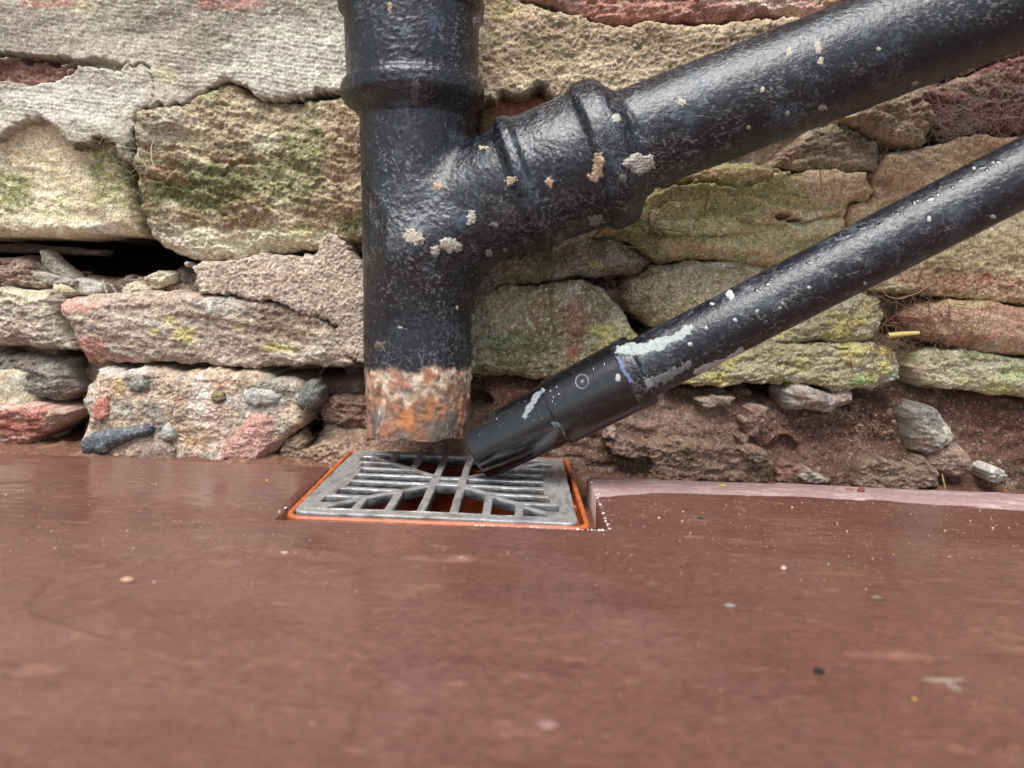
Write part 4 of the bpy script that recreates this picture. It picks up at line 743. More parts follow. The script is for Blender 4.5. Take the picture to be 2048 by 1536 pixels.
def surface_nets(fn, lo, hi, h):
    xs = [np.arange(lo[i], hi[i]+h, h, dtype=np.float32) for i in range(3)]
    G = np.stack(np.meshgrid(*xs, indexing='ij'), -1); D = fn(G).astype(np.float32); nx, ny, nz = D.shape; sg = D < 0
    cs = [(a, b, c) for a in (0, 1) for b in (0, 1) for c in (0, 1)]
    cnt = sum(sg[a:nx-1+a, b:ny-1+b, c:nz-1+c].astype(np.int8) for a, b, c in cs)
    act = (cnt > 0) & (cnt < 8); I = np.argwhere(act); idx = np.full(act.shape, -1, np.int64); idx[act] = np.arange(len(I))
    acc = np.zeros((len(I), 3)); n = np.zeros(len(I))
    for a in cs:
        for ax in range(3):
            if a[ax]: continue
            b = list(a); b[ax] = 1; da = D[I[:, 0]+a[0], I[:, 1]+a[1], I[:, 2]+a[2]]; db = D[I[:, 0]+b[0], I[:, 1]+b[1], I[:, 2]+b[2]]
            m = (da < 0) != (db < 0); t = np.where(m, da/np.where(m, da-db, 1), 0); p = np.tile(np.array(a, float), (len(I), 1)); p[:, ax] = t
            acc += p*m[:, None]; n += m
    V = np.array(lo)+(I+acc/n[:, None])*h; F_ = []
    for ax in range(3):
        b, c = (ax+1) % 3, (ax+2) % 3
        sl0 = [slice(None)]*3; sl1 = [slice(None)]*3; sl0[ax] = slice(0, -1); sl1[ax] = slice(1, None)
        ch = sg[tuple(sl0)] != sg[tuple(sl1)]; E = np.argwhere(ch); ok = (E[:, b] > 0) & (E[:, c] > 0) & (E[:, b] < act.shape[b]) & (E[:, c] < act.shape[c]) & (E[:, ax] < act.shape[ax]); E = E[ok]
        def cell(db, dc):
            J = E.copy(); J[:, b] -= db; J[:, c] -= dc; return idx[J[:, 0], J[:, 1], J[:, 2]]
        q = np.stack([cell(1, 1), cell(0, 1), cell(0, 0), cell(1, 0)], 1); ins = sg[E[:, 0], E[:, 1], E[:, 2]]
        q[~ins] = q[~ins][:, ::-1]; F_.append(q[(q >= 0).all(1)])
    return V, np.concatenate(F_)
def paint_relief(V):
    """lumpy layers of old paint: height in metres"""
    W = V*np.array([1, 1, .8])
    a = fbm3(W, 90, 4, 81, .6); b = 1-np.abs(fbm3(W+np.array([.3, .1, .2]), 150, 3, 82, .6)); c = 1-np.abs(fbm3(W*np.array([1, 1, .6]), 330, 2, 83))
    k = .35+.65*sstep(-.25, .45, fbm3(V, 16, 3, 86))
    return .00026*a+k*(.00050*sstep(.82, 1.0, b)+.00026*sstep(.78, 1.0, c))
def iron_col(V, N, seed=0):
    P_ = V
    c = np.tile(lin(14, 19, 26), (len(V), 1)); rough = np.full(len(V), .31)
    n1 = fbm3(P_, 30, 4, 90+seed, .6); n2 = fbm3(P_, 170, 4, 91+seed, .7); n3 = fbm3(P_*np.array([1, 1, .35]), 90, 4, 92+seed, .65)
    c += (lin(10, 12, 15)-c)*(sstep(.0, .6, n1)*.7)[:, None]
    dust = sstep(.25, .8, n2)*.35+sstep(.15, .6, n3)*sstep(-.1, .5, n1)*.5+.55*sstep(.22, .6, fbm3(P_, 26, 5, 97+seed, .75))      # chalky worn paint and lime bloom
    c += (lin(94, 114, 134)-c)*dust[:, None]*.46; rough += dust*.2
    web = sstep(.93, .995, 1-np.abs(fbm3(P_, 210, 3, 93+seed, .6)))*sstep(-.1, .4, fbm3(P_, 24, 2, 94+seed))
    c += (lin(178, 174, 166)-c)*(web*.35)[:, None]; rough += web*.2
    spk = sstep(.82, .95, fbm3(P_, 420, 2, 95+seed)); c += (lin(170, 168, 160)-c)*(spk*.4)[:, None]
    rough += .08*n2
    return c, rough
def rust(V, c, rough, z0):
    """bare rusted end of the pipe below z0"""
    W = V*np.array([1, 1, .5])
    n = fbm3(W, 60, 5, 101, .65); n2 = fbm3(W, 130, 5, 102, .7); n3 = fbm3(V, 34, 4, 103); fl = fbm3(V*np.array([1, 1, .7]), 48, 4, 106, .6)
    m = sstep(.0022, -.0022, V[:, 2]-z0+.0055*fbm3(V, 55, 5, 104, .65))
    s = np.clip((z0-V[:, 2])/.05, 0, 1)
    k = np.tile(lin(132, 94, 70), (len(V), 1))
    k += (lin(208, 190, 168)-k)*(sstep(-.2, .4, n2*.8+1.1*(.34-s)+.5*n3)*.8)[:, None]
    k += (lin(186, 116, 62)-k)*(sstep(.05, .5, n-.2*(s > .9))*.75)[:, None]
    k += (lin(92, 58, 44)-k)*(sstep(.22, .55, fbm3(W, 80, 4, 105, .6))*.8)[:, None]
    k += (lin(84, 80, 78)-k)*(sstep(-.1, .3, n3+1.3*(s-.6))*.8)[:, None]
    k += (lin(162, 112, 86)-k)*(sstep(.08, .2, fl+.25*(s-.5))*.8)[:, None]
    k += (lin(150, 92, 60)-k)*(sstep(.3, .4, fl)*sstep(.3, .1, fbm3(W, 160, 3, 107))*.7)[:, None]
    k += (lin(206, 200, 190)-k)*(sstep(.4, .7, n2)*.6)[:, None]
    c = c+(k-c)*m[:, None]; rough = rough+(.85-rough)*m; return c, rough, m
pipe = thing('iron_drainpipe', 'old black painted cast iron drainpipe with a branch and rusty end', 'drainpipe')
V, Fq = surface_nets(sdf, (PX-.045, PY-.056, ZB-.008), (AX_A[0]+BD[0]*(T1+.03)+.03, PY+.056, ZT+.004), .0012)
e = .0006; N = np.stack([sdf(V+np.eye(3)[i]*e)-sdf(V-np.eye(3)[i]*e) for i in range(3)], -1); N /= np.linalg.norm(N, axis=1)[:, None]+1e-9
Z0 = at(832, 742, PY-R0)[2]
c, rough = iron_col(V, N); c, rough, m = rust(V, c, rough, Z0)
dsp = paint_relief(V)*(1-m)+m*(.0010*fbm3(V, 60, 4, 111, .6)+.0006*fbm3(V, 240, 3, 112)-.0007)
# spalled scale near the rim
sc = m*sstep(.08, .16, fbm3(V*np.array([1, 1, .7]), 48, 4, 106, .6)); dsp += sc*.0011-m*.0006*sstep(.2, .3, fbm3(V, 70, 3, 108))
V = V+N*dsp[:, None]
fit_o = mesh_obj('branch_fitting', V, Fq, M_IRON, pipe, rgba(np.clip(c, .006, .8), np.clip(rough, .12, .95)))
def lathe(name, prof, A, D, mat, parent, colfn, nseg=260, step=.0011, relief=True, smooth_n=3, relief_k=1.0, wob=0.0):
    prof = np.array(prof, float); s = np.concatenate([[0], np.cumsum(np.linalg.norm(np.diff(prof, axis=0), axis=1))])
    k = max(3, int(s[-1]/step)); q = np.linspace(0, s[-1], k); t = np.interp(q, s, prof[:, 0]); r = np.interp(q, s, prof[:, 1])
    for _ in range(smooth_n):
        t[1:-1] = .25*t[:-2]+.5*t[1:-1]+.25*t[2:]; r[1:-1] = .25*r[:-2]+.5*r[1:-1]+.25*r[2:]
    D = np.asarray(D, float); ux = np.cross(D, [0, 1, 0.0]); ux /= np.linalg.norm(ux); uy = np.cross(D, ux)
    th = np.arange(nseg)*2*np.pi/nseg; rad = np.cos(th)[:, None]*ux+np.sin(th)[:, None]*uy
    V = (np.asarray(A)+t[:, None, None]*D+r[:, None, None]*rad[None]).reshape(-1, 3)
    dt = np.gradient(t); dr = np.gradient(r); nr = dt/np.sqrt(dt*dt+dr*dr+1e-18); nt_ = -dr/np.sqrt(dt*dt+dr*dr+1e-18)
    N = (nt_[:, None, None]*D+nr[:, None, None]*rad[None]).reshape(-1, 3)
    c, rough = colfn(V, N)
    if relief: V = V+N*(paint_relief(V)*relief_k+wob*fbm3(V, 28, 2, 85))[:, None]
    i = np.arange(k-1)[:, None]; j = np.arange(nseg)[None]; jn = (j+1) % nseg
    q = np.stack([i*nseg+j, i*nseg+jn, (i+1)*nseg+jn, (i+1)*nseg+j], -1).reshape(-1, 4)
    ctr = V.reshape(k, nseg, 3).mean(1)
    n0 = np.cross(V[q[0, 1]]-V[q[0, 0]], V[q[0, 3]]-V[q[0, 0]])
    if np.dot(n0, N[q[0, 0]]) < 0: q = q[:, ::-1]
    return mesh_obj(name, V, q, mat, parent, rgba(np.clip(c, .006, .8), np.clip(rough, .08, .95)))
Zh = np.array([0, 0, 1.0]); A0 = np.array([PX, PY, 0])
soc = lathe('socket_collar', [(zof(252), .0350), (zof(240), .0362), (zof(230), .0376), (zof(222), .0405), (zof(212), .0446), (zof(205), .0468), (zof(198), .0478), (zof(180), .0481), (zof(173), .0476), (zof(168), .0462), (zof(165), .0445), (zof(156), .0441), (zof(100), .0443), (zof(40), .0445), (zof(35), .0448), (zof(31), .0468), (zof(26), .0478), (zof(12), .0482), (zof(-4), .0476), (zof(-14), .0466), (zof(-20), .0440), (zof(-20), .0370)], A0, Zh, M_IRON, pipe, lambda V, N: iron_col(V, N, 20), wob=.0003, smooth_n=2, step=.0007)
lathe('upper_pipe', [(zof(60), .0350), (zof(-500), .0350)], A0, Zh, M_IRON, pipe, lambda V, N: iron_col(V, N, 30), nseg=120, step=.003)
tp = t_of_px
br = lathe('branch_socket', [(tp(1006), .0400), (tp(1020), .0420), (tp(1030), .0438), (tp(1035), .0464), (tp(1041), .0480), (tp(1054), .0478), (tp(1060), .0462), (tp(1066), .0446), (tp(1080), .0440), (tp(1130), .0446), (tp(1168), .0450), (tp(1176), .0454), (tp(1181), .0476), (tp(1188), .0494), (tp(1216), .0494), (tp(1228), .0482), (tp(1238), .0452), (tp(1246), .0408), (tp(1258), .0362), (tp(1275), .0340)], AX_A, BD, M_IRON, pipe, lambda V, N: iron_col(V, N, 40), wob=.0003, smooth_n=2, step=.0007)
lng = lathe('branch_pipe', [(tp(1180), .0342), (tp(1700), .0342), (tp(2048)+.45, .0342)], AX_A+np.array([0, 0, .0015]), BD, M_IRON, pipe, lambda V, N: iron_col(V, N, 60), step=.0013, nseg=220, relief_k=.62)

# splashes of cement stuck on the paint
bvI = bvh_of([fit_o, soc, br, lng])
def splat(bv, pts, thick, rgb, parent, name='cement_splash', seed=0, mat=None, res=1.5, rough=.9, ragged=4.0, lump=.5, base_off=.00014, label=None, ragf=.05):
    pts = np.array(pts, float); lo = pts.min(0)-8; hi = pts.max(0)+8
    u = np.arange(lo[0], hi[0], res); v = np.arange(lo[1], hi[1], res); U, W = np.meshgrid(u, v)
    sd = signed_dist(U.astype(np.float32), W.astype(np.float32), pts)+ragged*fbm2(U, W, ragf, 4, seed+700, .65)
    ok = sd > -res; P = np.zeros(U.shape+(3,))
    for i, j in np.argwhere(ok):
        loc, nr, _, _ = hit(bv, U[i, j], W[i, j])
        if loc is None: ok[i, j] = False; continue
        q = sstep(0, 5, sd[i, j]); hgt = base_off*sstep(-res, 1.5, sd[i, j])+thick*q*.35
        P[i, j] = loc+nr*hgt-nr*.0002*(sd[i, j] <= 0)
    L_ = (1+lump*2*fbm2(U, W, .16, 4, seed+701, .75))*sstep(0, 6, sd)*thick*.38
    P[..., 1] -= L_*.8
    keep = ok[:-1, :-1] & ok[1:, :-1] & ok[:-1, 1:] & ok[1:, 1:] & (np.maximum(sd[:-1, :-1], sd[1:, 1:]) > 0)
    if not keep.any(): return None
    c = np.broadcast_to(lin(*rgb, .68).astype(np.float32), U.shape+(3,))*(1+.35*fbm2(U, W, .2, 4, seed+702, .75))[..., None]
    o = grid_obj(name, P[::-1], keep[::-1], mat or M_SPLASH, parent, np.concatenate([np.clip(c, .01, .8), np.full(U.shape+(1,), rough)], -1)[::-1])
    if label: o['label'] = label
    return o
def star(cx, cy, rx, ry, seed, n=14, jag=.35):
    r = np.random.default_rng(seed); a = np.arange(n)*2*np.pi/n+r.uniform(0, .3, n); k = 1+jag*r.uniform(-1, 1, n)
    return [(cx+rx*k[i]*math.cos(a[i]), cy+ry*k[i]*math.sin(a[i])) for i in range(n)]
SPL = [(1283, 328, 30, 22, .004, (196, 190, 176)), (1196, 330, 12, 26, .0006, (216, 190, 160)), (1192, 352, 16, 10, .0006, (214, 186, 156)), (1022, 362, 11, 10, .0007, (216, 196, 166)), (1098, 364, 8, 10, .0006, (214, 184, 160)), (877, 371, 10, 8, .0006, (200, 176, 152)), (942, 436, 9, 17, .0009, (196, 188, 178)),
       (828, 474, 20, 18, .0014, (200, 190, 172)), (900, 490, 24, 17, .0020, (204, 196, 180)), (872, 500, 10, 12, .0014, (196, 188, 172)), (1192, 440, 18, 11, .0012, (150, 142, 134)), (978, 506, 7, 9, .001, (160, 150, 142)), (958, 40, 11, 17, .003, (168, 158, 146)), (780, 14, 5, 10, .0006, (196, 180, 150)), (1578, 104, 6, 10, .0005, (206, 200, 186)), (1636, 92, 8, 14, .0005, (206, 200, 186)), (1641, 122, 6, 9, .0005, (206, 200, 186)), (1525, 180, 5, 6, .0005, (216, 210, 196)), (1362, 204, 8, 8, .0005, (210, 204, 190)), (1645, 216, 8, 7, .0012, (180, 166, 156)), (1576, 226, 5, 5, .0005, (200, 190, 170)), (1497, 254, 5, 5, .0005, (196, 182, 140)), (1830, 168, 7, 6, .0006, (176, 166, 156)), (1232, 236, 10, 8, .0005, (200, 204, 186)), (1246, 356, 8, 10, .0008, (150, 140, 130)), (990, 448, 12, 5, .0006, (160, 156, 150)), (830, 180, 10, 26, .0003, (108, 110, 108)), (810, 60, 14, 12, .0003, (110, 120, 126)), (868, 50, 12, 20, .0002, (84, 96, 112)), (800, 655, 5, 3, .0004, (190, 188, 180)), (914, 616, 3, 5, .0004, (210, 208, 200)), (1757, 98, 4, 4, .0004, (210, 205, 190)), (760, 690, 14, 8, .0004, (130, 110, 92)), (968, 295, 9, 4, .0007, (210, 196, 160)), (1010, 500, 5, 5, .0006, (150, 140, 130)), (1120, 478, 9, 14, .0012, (128, 116, 108))]
for i, (x, y, rx, ry, th, rgb) in enumerate(SPL):
    splat(bvI, star(x, y, rx, ry, i, n=18, jag=.28 if rx > 7 else .15), th, rgb, pipe, seed=i*3, ragged=min(6, rx*.5), res=1.4 if rx > 8 else 1.1, ragf=.13)

# ------------------------------------------------------------------ plastic waste pipe
waste = thing('waste_pipe', 'narrower black plastic pipe sloping down to the grate', 'pipe')
WA = at(958, 905, .488); WB = at(2048, 345, .444); WD = (WB-WA)/np.linalg.norm(WB-WA)
def wt(px):
    lo, hi = -.1, 1.2
    for _ in range(50):
        m = (lo+hi)/2
        if project(WA+WD*m)[0] < px: lo = m
        else: hi = m
    return lo
def plast(V, N, dust=.5, seed=0, base=(9, 10, 12), r0=.2):
    c = np.tile(lin(*base), (len(V), 1)); n2 = fbm3(V, 240, 4, 120+seed, .7); n1 = fbm3(V, 40, 4, 121+seed)
    t = ((V-WA)@WD)[:, None]; Vs = V-WD*t*.8
    sc_ = sstep(.5, .8, fbm3(Vs, 260, 3, 123+seed))*sstep(0, .5, n1)
    m = sstep(.35, .8, n2)*dust*.5+sc_*dust*.6; c += (lin(150, 152, 152)-c)*m[:, None]*.5
    spk = sstep(.82, .95, fbm3(V, 480, 2, 124+seed)); c += (lin(190, 188, 182)-c)*(spk*.4*min(1, dust*2))[:, None]
    return c, r0+.06*n1+m*.4
TE = wt(1112); TC = wt(1252); TC2 = wt(1284); TR = wt(2048)+.35
rp = .0199; rc = .0233
lathe('spigot', [(.004, rp-.0030), (0, rp-.0030), (-.0002, rp-.0026), (-.0002, rp-.0012), (.0002, rp-.0008), (TE*.5, rp+.0002), (TE+.012, rp+.0012)], WA, WD, M_PLASTIC, waste, lambda V, N: plast(V, N, .25, 1), relief=False, smooth_n=0, step=.0007)
lathe('coupling', [(TE+.003, rp-.001), (TE, rp+.0010), (TE-.0002, rc-.0016), (TE+.0004, rc-.0010), (TE+.0016, rc-.0008), (TC, rc)], WA, WD, M_PLASTIC, waste, lambda V, N: plast(V, N, .12, 2), relief=False, smooth_n=0, step=.0008)
cpl2 = lathe('painted_coupling_end', [(TC, rc+.0001), (TC+.001, rc+.0005), (TC2-.0015, rc+.0004), (TC2, rc-.0006), (TC2+.0008, rp), (TC2+.002, rp-.0004)], WA, WD, M_IRON, waste, lambda V, N: plast(V, N, .5, 3, (18, 20, 24), .30), relief=True, relief_k=.5, smooth_n=1, step=.0007)
cpl2['label'] = 'coupling end painted over together with the pipe'
def ppc(V, N):
    c, r = plast(V, N, .55, 4, (13, 18, 25), .32); n = fbm3(V, 60, 4, 131, .6); t = (V-WA)@WD
    m = sstep(.15, .6, n)*sstep(TR, wt(1400), t)*.5; c += (lin(104, 114, 124)-c)*m[:, None]*.4; return c, r+m*.2
lathe('painted_pipe', [(TC2-.002, rp-.0004), (TC2+.01, rp-.0005), (TR, rp-.0007)], WA, WD, M_IRON, waste, ppc, relief=True, relief_k=.42, step=.0012, nseg=180)
kids = {o.name.split('.')[0]: o for o in bpy.data.objects if o.parent == waste}
bvW = bvh_of(list(kids.values()))
splat(bvW, [(1230, 706), (1232, 694), (1260, 684), (1290, 686), (1310, 676), (1340, 672), (1358, 662), (1366, 650), (1384, 647), (1390, 654), (1376, 668), (1366, 680), (1340, 686), (1326, 700), (1300, 704), (1282, 712), (1258, 708)], .0001, (184, 192, 188), waste, name='bare_patch', seed=201, res=1.5, rough=.6, ragged=4, ragf=.07, base_off=.0002, label='pale patch where the black paint has peeled')
splat(bvW, [(1386, 748), (1388, 736), (1420, 726), (1450, 716), (1470, 704), (1484, 694), (1490, 700), (1470, 716), (1440, 730), (1410, 744)], .0001, (206, 202, 196), waste, name='bare_patch', seed=203, res=1.5, rough=.7, ragged=4, ragf=.07, base_off=.0002, label='grey patch of peeled paint on the underside')
splat(bvW, [(1288, 776), (1290, 758), (1330, 742), (1372, 724), (1392, 716), (1380, 734), (1340, 762), (1310, 776)], .00004, (140, 142, 140), waste, name='scuff', seed=205, res=1.8, rough=.8, ragged=9, ragf=.09, base_off=.00015, label='broad grey scuffed patch')
splat(bvW, [(1232, 712), (1240, 714), (1252, 740), (1266, 762), (1262, 768), (1246, 748), (1236, 730)], .00005, (120, 134, 168), waste, name='scuff', seed=206, res=1.4, rough=.5, ragged=4, ragf=.1, base_off=.00012, label='bluish glue smear at the coupling edge')
splat(bvW, [(1044, 834), (1050, 816), (1068, 790), (1086, 774), (1090, 780), (1076, 800), (1060, 826), (1050, 838)], .00003, (150, 156, 160), waste, name='scuff', seed=207, res=1.4, rough=.6, ragged=4, ragf=.1, base_off=.00012, label='pale curved scrape on the bare end')
splat(bvW, [(1102, 846), (1106, 842), (1118, 846), (1122, 856), (1112, 856)], .0003, (130, 140, 146), waste, name='scuff', seed=208, res=1.2, ragged=2, ragf=.1)
for i, (x, y, rx, ry) in enumerate(((1412, 656, 4, 5), (1470, 640, 4, 5), (1424, 608, 5, 3), (1514, 622, 4, 4), (1560, 616, 3, 3), (1564, 606, 3, 3), (1618, 575, 4, 3), (1730, 566, 4, 4), (1858, 438, 4, 7), (1986, 434, 6, 4), (1948, 336, 3, 3), (1786, 404, 4, 2), (1380, 688, 6, 4), (1350, 785, 3, 2), (1296, 700, 3, 3), (1460, 590, 8, 10), (1236, 756, 6, 8))):
    splat(bvW, star(x, y, rx, ry, 900+i, 10, .25), .0003, (206, 206, 200), waste, name='paint_fleck', seed=300+i, res=1.1, ragged=1.0, base_off=.0002)
# moulded ring mark on the coupling
def ring_mark(cx, cy, rad, w_, n=40):
    V = []; 
    for i in range(n):
        a = 2*np.pi*i/n
        for rr, hh in ((rad-w_, .00002), (rad, .00028), (rad+w_, .00002)):
            loc, nr, _, _ = hit(bvW, cx+rr*math.cos(a)*.92, cy+rr*math.sin(a)); V.append(loc+nr*hh)
    f = []
    for i in range(n):
        j = (i+1) % n
        for k in (0, 1): f.append((i*3+k, i*3+k+1, j*3+k+1, j*3+k))
    return mesh_obj('moulded_ring', np.array(V), np.array(f), M_PLASTIC, waste, rgba(np.tile(lin(84, 88, 92), (len(V), 1)), .4))
ring_mark(1164, 763, 14, 1.3); ring_mark(1164, 763, 2.2, 1.5, 12)
# drops of water on the coupling
for i, (x, y) in enumerate(((1100, 780), (1106, 796), (1112, 772), (1116, 790), (1104, 806), (1110, 812), (1186, 736), (1192, 762), (1208, 728), (1180, 720), (1192, 758), (1078, 830), (1084, 842), (992, 836), (1158, 730), (1146, 742))):
    splat(bvW, star(x, y, 2.6, 5.5, 500+i, 9, .2), .0006, (16, 17, 19), waste, name='water_drop', seed=600+i, res=1.0, ragged=.6, mat=M_PLASTIC, rough=.05, lump=.1)
r_ = np.random.default_rng(12)
for i in range(34):
    x = r_.uniform(1500, 2040); y0 = np.interp(x, [1262, 1606, 2048], [676, 500, 268]); y = y0+r_.uniform(8, 34)
    splat(bvW, star(x, y, r_.uniform(4, 11), r_.uniform(3, 5.5), 1500+i, 9, .35), .00025, (14, 15, 17), waste, name='water_drop', seed=1600+i, res=1.3, ragged=1, mat=M_PLASTIC, rough=.05, lump=.1)

# ------------------------------------------------------------------ roots, webs, straw
def tubes(name, paths, rad, rgb, label, rough=.8, mat=None, sides=4, kind='stuff', cat=None):
    Vs = []; Fs = []; n = 0
    for pth in paths:
        pth = np.asarray(pth, float); k = len(pth); T = np.gradient(pth, axis=0); T /= np.linalg.norm(T, axis=1)[:, None]+1e-12
        A = np.cross(T, [0.2, 1, .1]); A /= np.linalg.norm(A, axis=1)[:, None]+1e-12; B = np.cross(T, A); th = np.arange(sides)*2*np.pi/sides
        rr = (rad if np.isscalar(rad) else np.interp(np.linspace(0, 1, k), np.linspace(0, 1, len(rad)), rad)); rr = np.broadcast_to(rr, (k,))
        Vs.append((pth[:, None]+rr[:, None, None]*(np.cos(th)[None, :, None]*A[:, None]+np.sin(th)[None, :, None]*B[:, None])).reshape(-1, 3))
        i = np.arange(k-1)[:, None]; j = np.arange(sides)[None]; jn = (j+1) % sides
        Fs.append((np.stack([i*sides+j, i*sides+jn, (i+1)*sides+jn, (i+1)*sides+j], -1)+n).reshape(-1, 4)); n += k*sides
    V = np.concatenate(Vs); o = mesh_obj(name, V, np.concatenate(Fs), mat or M_SOFT, None, rgba(np.tile(lin(*rgb), (len(V), 1)), rough))
    return props(o, label, cat, {'straw': 'straws and dry blades caught in the wall', 'twig': 'fine twigs and roots hanging on the wall'}.get(cat), kind)
stones_o = [o for o in bpy.data.objects if o.type == 'MESH' and o.parent == wall and len(o.data.polygons) > 3000]
bvS = bvh_of(stones_o)
def on_wall(px, py, off=.002):
    loc, nr, _, _ = hit(bvS, px, py)
    return None if loc is None else np.array(loc)-np.array(ray(px, py))*off
def wander(cx, cy, sx, sy, n, ln, seed, off=(.001, .006), curl=.5):
    r = np.random.default_rng(seed); out = []
    for _ in range(n):
        x, y = r.normal(cx, sx), r.normal(cy, sy); a = r.uniform(0, 6.28); w_ = 0; pts = []; o_ = r.uniform(*off); l_ = r.uniform(.5, 1.3)*ln; m = int(max(6, l_/5)); Yk = None
        for i in range(m):
            if Yk is None or i % 3 == 0:
                q = on_wall(x, y, o_)
                if q is None: break
                Yk = q[1] if Yk is None else .6*Yk+.4*q[1]
            pts.append(at(x, y, min(Yk, .578))+np.array([0, r.normal(0, .0004), 0])); w_ = .7*w_+r.normal(0, curl*.4); a += w_; x += 5*math.cos(a); y += 5*math.sin(a)
        if len(pts) > 4: out.append(np.array(pts))
    return out
tubes('dead_roots', wander(1840, 655, 45, 26, 60, 110, 1)+wander(1790, 600, 40, 24, 22, 110, 2)+wander(1770, 700, 26, 14, 20, 60, 3), .00030, (128, 106, 84), 'tangle of thin dead roots round the dark hole in the wall')
tubes('dead_roots', wander(1255, 575, 30, 24, 34, 80, 5)+wander(1300, 490, 40, 16, 16, 110, 6), .00024, (112, 88, 68), 'dead roots in the joint behind the branch pipe')
tubes('cobweb', wander(1950, 230, 60, 34, 130, 120, 7, (.002, .009), .25)+wander(1770, 300, 34, 60, 90, 80, 8, (.002, .007), .35)+wander(1670, 300, 40, 30, 50, 70, 18, (.002, .006), .4)+wander(1850, 250, 24, 50, 50, 80, 9, (.002, .007), .4), .00012, (168, 154, 142), 'dusty cobweb and fine hairs between the two sloping pipes', sides=3)
tubes('cobweb', wander(270, 300, 24, 44, 50, 60, 11, (.001, .005), .3)+wander(690, 175, 24, 14, 12, 50, 12)+wander(640, 820, 30, 30, 16, 60, 13), .00010, (200, 192, 180), 'dusty cobweb strands across the left joints', sides=3)
def stem(name, label, pts, Y, rad, rgb, cat):
    P = np.array([at(x, y, Y) for x, y in pts]); k = 14; t = np.linspace(0, len(P)-1, k); Q = np.stack([np.interp(t, np.arange(len(P)), P[:, i]) for i in range(3)], 1)
    return tubes(name, [Q], rad, rgb, label, kind=None, cat=cat, sides=6)
stem('straw', 'short thick straw lying across the dark hole at right', [(1776, 671), (1806, 668), (1838, 666)], .556, [.0020, .0019, .0014], (206, 184, 120), 'straw')
stem('straw', 'thin upright straw on the flat lichen covered stone', [(1697, 694), (1702, 716), (1707, 732)], .552, [.0005, .0007, .0004], (196, 176, 116), 'straw')
stem('straw', 'thin straw leaning out of the mud by the paving', [(1884, 948), (1887, 962), (1891, 978)], .540, [.0004, .0006, .0004], (200, 180, 110), 'straw')
stem('straw', 'pale dry blade above the dark hole at right', [(1728, 624), (1744, 610), (1760, 602)], .556, [.0003, .0009, .0003], (176, 156, 122), 'straw')
stem('twig', 'curved pale twig hanging on the mossy stone at left', [(310, 272), (302, 296), (304, 322), (308, 332)], .552, [.0003, .0006, .0004], (196, 178, 140), 'twig')
stem('twig', 'fine twig hanging below the branch pipe', [(1618, 285), (1634, 320), (1642, 350), (1642, 385)], .556, [.0003, .0004, .0003], (156, 132, 100), 'twig')
stem('twig', 'long thin root looping over the joint under the branch pipe', [(1240, 492), (1290, 496), (1325, 488), (1350, 460), (1362, 448)], .552, [.0003, .0004, .0003], (150, 130, 86), 'twig')
stem('twig', 'long bent root above the dark hole at right', [(1760, 576), (1776, 594), (1800, 598), (1836, 586), (1862, 568)], .55, [.0003, .0004, .0003], (156, 128, 104), 'twig')

# ------------------------------------------------------------------ things lying on the paving
def slab_pt(px, py, lift=0.0):
    d = Vector(ray(px, py)).normalized(); loc, n_, _, _ = bvG.ray_cast(Vector((0, 0, CAMH)), d)
    return None if loc is None else np.array(loc)+np.array([0, 0, lift])
bvG = bvh_of([slab_o])
def pebble(name, label, px, py, r, flat, rgb, seed, cat, rough=.7, stretch=1.0, group=None):
    r *= .8; p = slab_pt(px, py); bm = bmesh.new(); bmesh.ops.create_icosphere(bm, subdivisions=3, radius=1); V = np.array([v.co[:] for v in bm.verts]); Fc = np.array([[v.index for v in f.verts] for f in bm.faces]); bm.free()
    V = V*(1+.28*fbm3(V, 1.1, 3, seed)[:, None]); V = V*np.array([r*stretch, r, r*flat]); V[:, 2] += r*flat*.7
    c = lin(*rgb)*(1+.3*fbm3(V, 900, 3, seed+1))[:, None]
    o = mesh_obj(name, V, Fc, M_SOFT, None, rgba(np.clip(c, .008, .8), rough)); o.location = p; return props(o, label, cat, {'stone chip': 'stone chips lying on the paving', 'crumb': 'soil crumbs lying on the paving', 'petal': 'petal scraps on the paving'}.get(cat))
pebble('pebble', 'tan pebble on the ripple at the left of the paving', 255, 1163, .0024, .6, (176, 142, 116), 31, 'pebble', stretch=1.4)
pebble('stone_chip', 'pink stone chip on the paving right of the grate', 1567, 1139, .0016, .7, (206, 160, 140), 32, 'stone chip')
pebble('soil_crumb', 'black crumb in the near right of the paving', 1638, 1345, .0018, .6, (26, 26, 26), 33, 'crumb', stretch=1.3)
pebble('soil_crumb', 'tiny dark crumb left of the larger black crumb', 1532, 1331, .0008, .6, (50, 40, 38), 34, 'crumb')
pebble('stone_chip', 'grey flat chip in the middle right of the paving', 1459, 1213, .0017, .45, (124, 122, 116), 35, 'stone chip', stretch=1.7)
pebble('stone_chip', 'olive grey chip nearest the right edge of the paving', 1753, 1197, .0019, .45, (112, 104, 84), 36, 'stone chip', stretch=1.6)
pebble('soil_crumb', 'red brown clod on the pale dry strip', 1722, 983, .0030, .6, (126, 74, 60), 37, 'crumb')
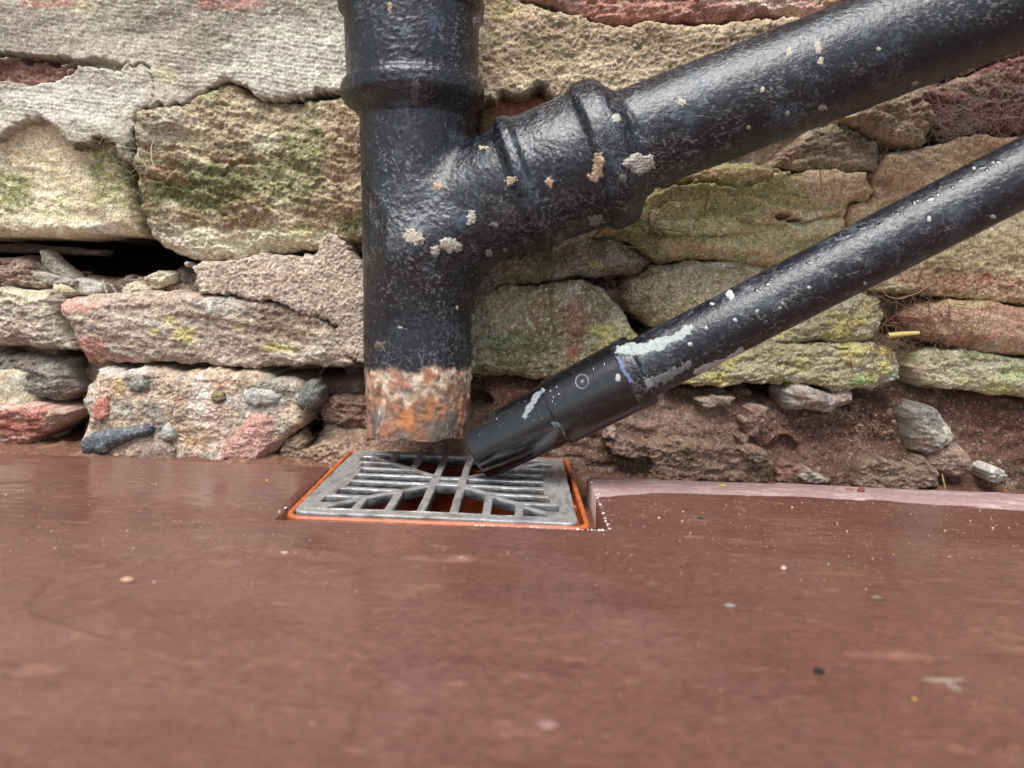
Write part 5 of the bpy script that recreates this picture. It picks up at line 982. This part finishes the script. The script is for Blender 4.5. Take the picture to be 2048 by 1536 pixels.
pebble('soil_crumb', 'smaller reddish flake on the pale dry strip', 1700, 980, .0022, .3, (150, 92, 74), 38, 'crumb', stretch=1.5)
pebble('stone_chip', 'dark green chip near the back of the paving', 1401, 1037, .0017, .6, (62, 70, 66), 39, 'stone chip')
pebble('petal', 'yellow petal on the pale dry strip', 1445, 971, .0026, .16, (206, 196, 50), 40, 'petal', stretch=1.2)
pebble('petal', 'ochre petal scrap on the paving left of the gully', 534, 961, .0012, .4, (196, 156, 66), 41, 'petal')
pebble('soil_crumb', 'ochre crumb in the near right corner area of the paving', 1829, 1399, .0008, .6, (186, 150, 70), 42, 'crumb')
r_ = np.random.default_rng(21); pp = []; ss = []; cc = []
PAL = [(206, 170, 140), (214, 186, 150), (190, 140, 120), (226, 214, 200), (196, 160, 84), (70, 56, 52)]
for i in range(1350):
    if i < 620: px, py = r_.uniform(1190, 2048), 985+abs(r_.normal(0, 60))+(0.03*(r_.uniform(0, 1))*900)
    elif i < 950: px, py = r_.uniform(0, 640), r_.uniform(912, 1120)
    else: px, py = r_.uniform(0, 2048), r_.uniform(1060, 1500)
    q = slab_pt(px, py)
    if q is None or q[2] < gz(q[0])-.004: continue
    s = (.00012+.00022*r_.random()**2+(.0004 if r_.random() < .02 else 0))*(1 if py < 1200 else .6); pp.append(q+np.array([0, 0, s*.5])); ss.append(s); cc.append(lin(*PAL[r_.choice(6, p=[.3, .25, .2, .12, .06, .07])]))
# chips of stone along the cut edges of the notch
for i in range(170):
    k = r_.integers(3)
    if k == 0: x, y = NX1+abs(r_.normal(0, .0012)), r_.uniform(NY0, SB)
    elif k == 1 or r_.random() < .7: x, y = r_.uniform(GX+.02, NX1), NY0-abs(r_.normal(0, .0009))
    else: x, y = NX0-abs(r_.normal(0, .001)), r_.uniform(NY0, NY0+.02)
    s = .0002+.0008*r_.random()**3; pp.append((x, y, gz(x)+.0002)); ss.append(s); cc.append(lin(*[(228, 206, 196), (206, 176, 164), (226, 220, 214)][r_.integers(3)]))
scatter('grit', pp, ss, cc, M_SOFT, None, 'pale grit and stone dust on the wet paving', 8, .7)
wall['kind'] = 'thing'
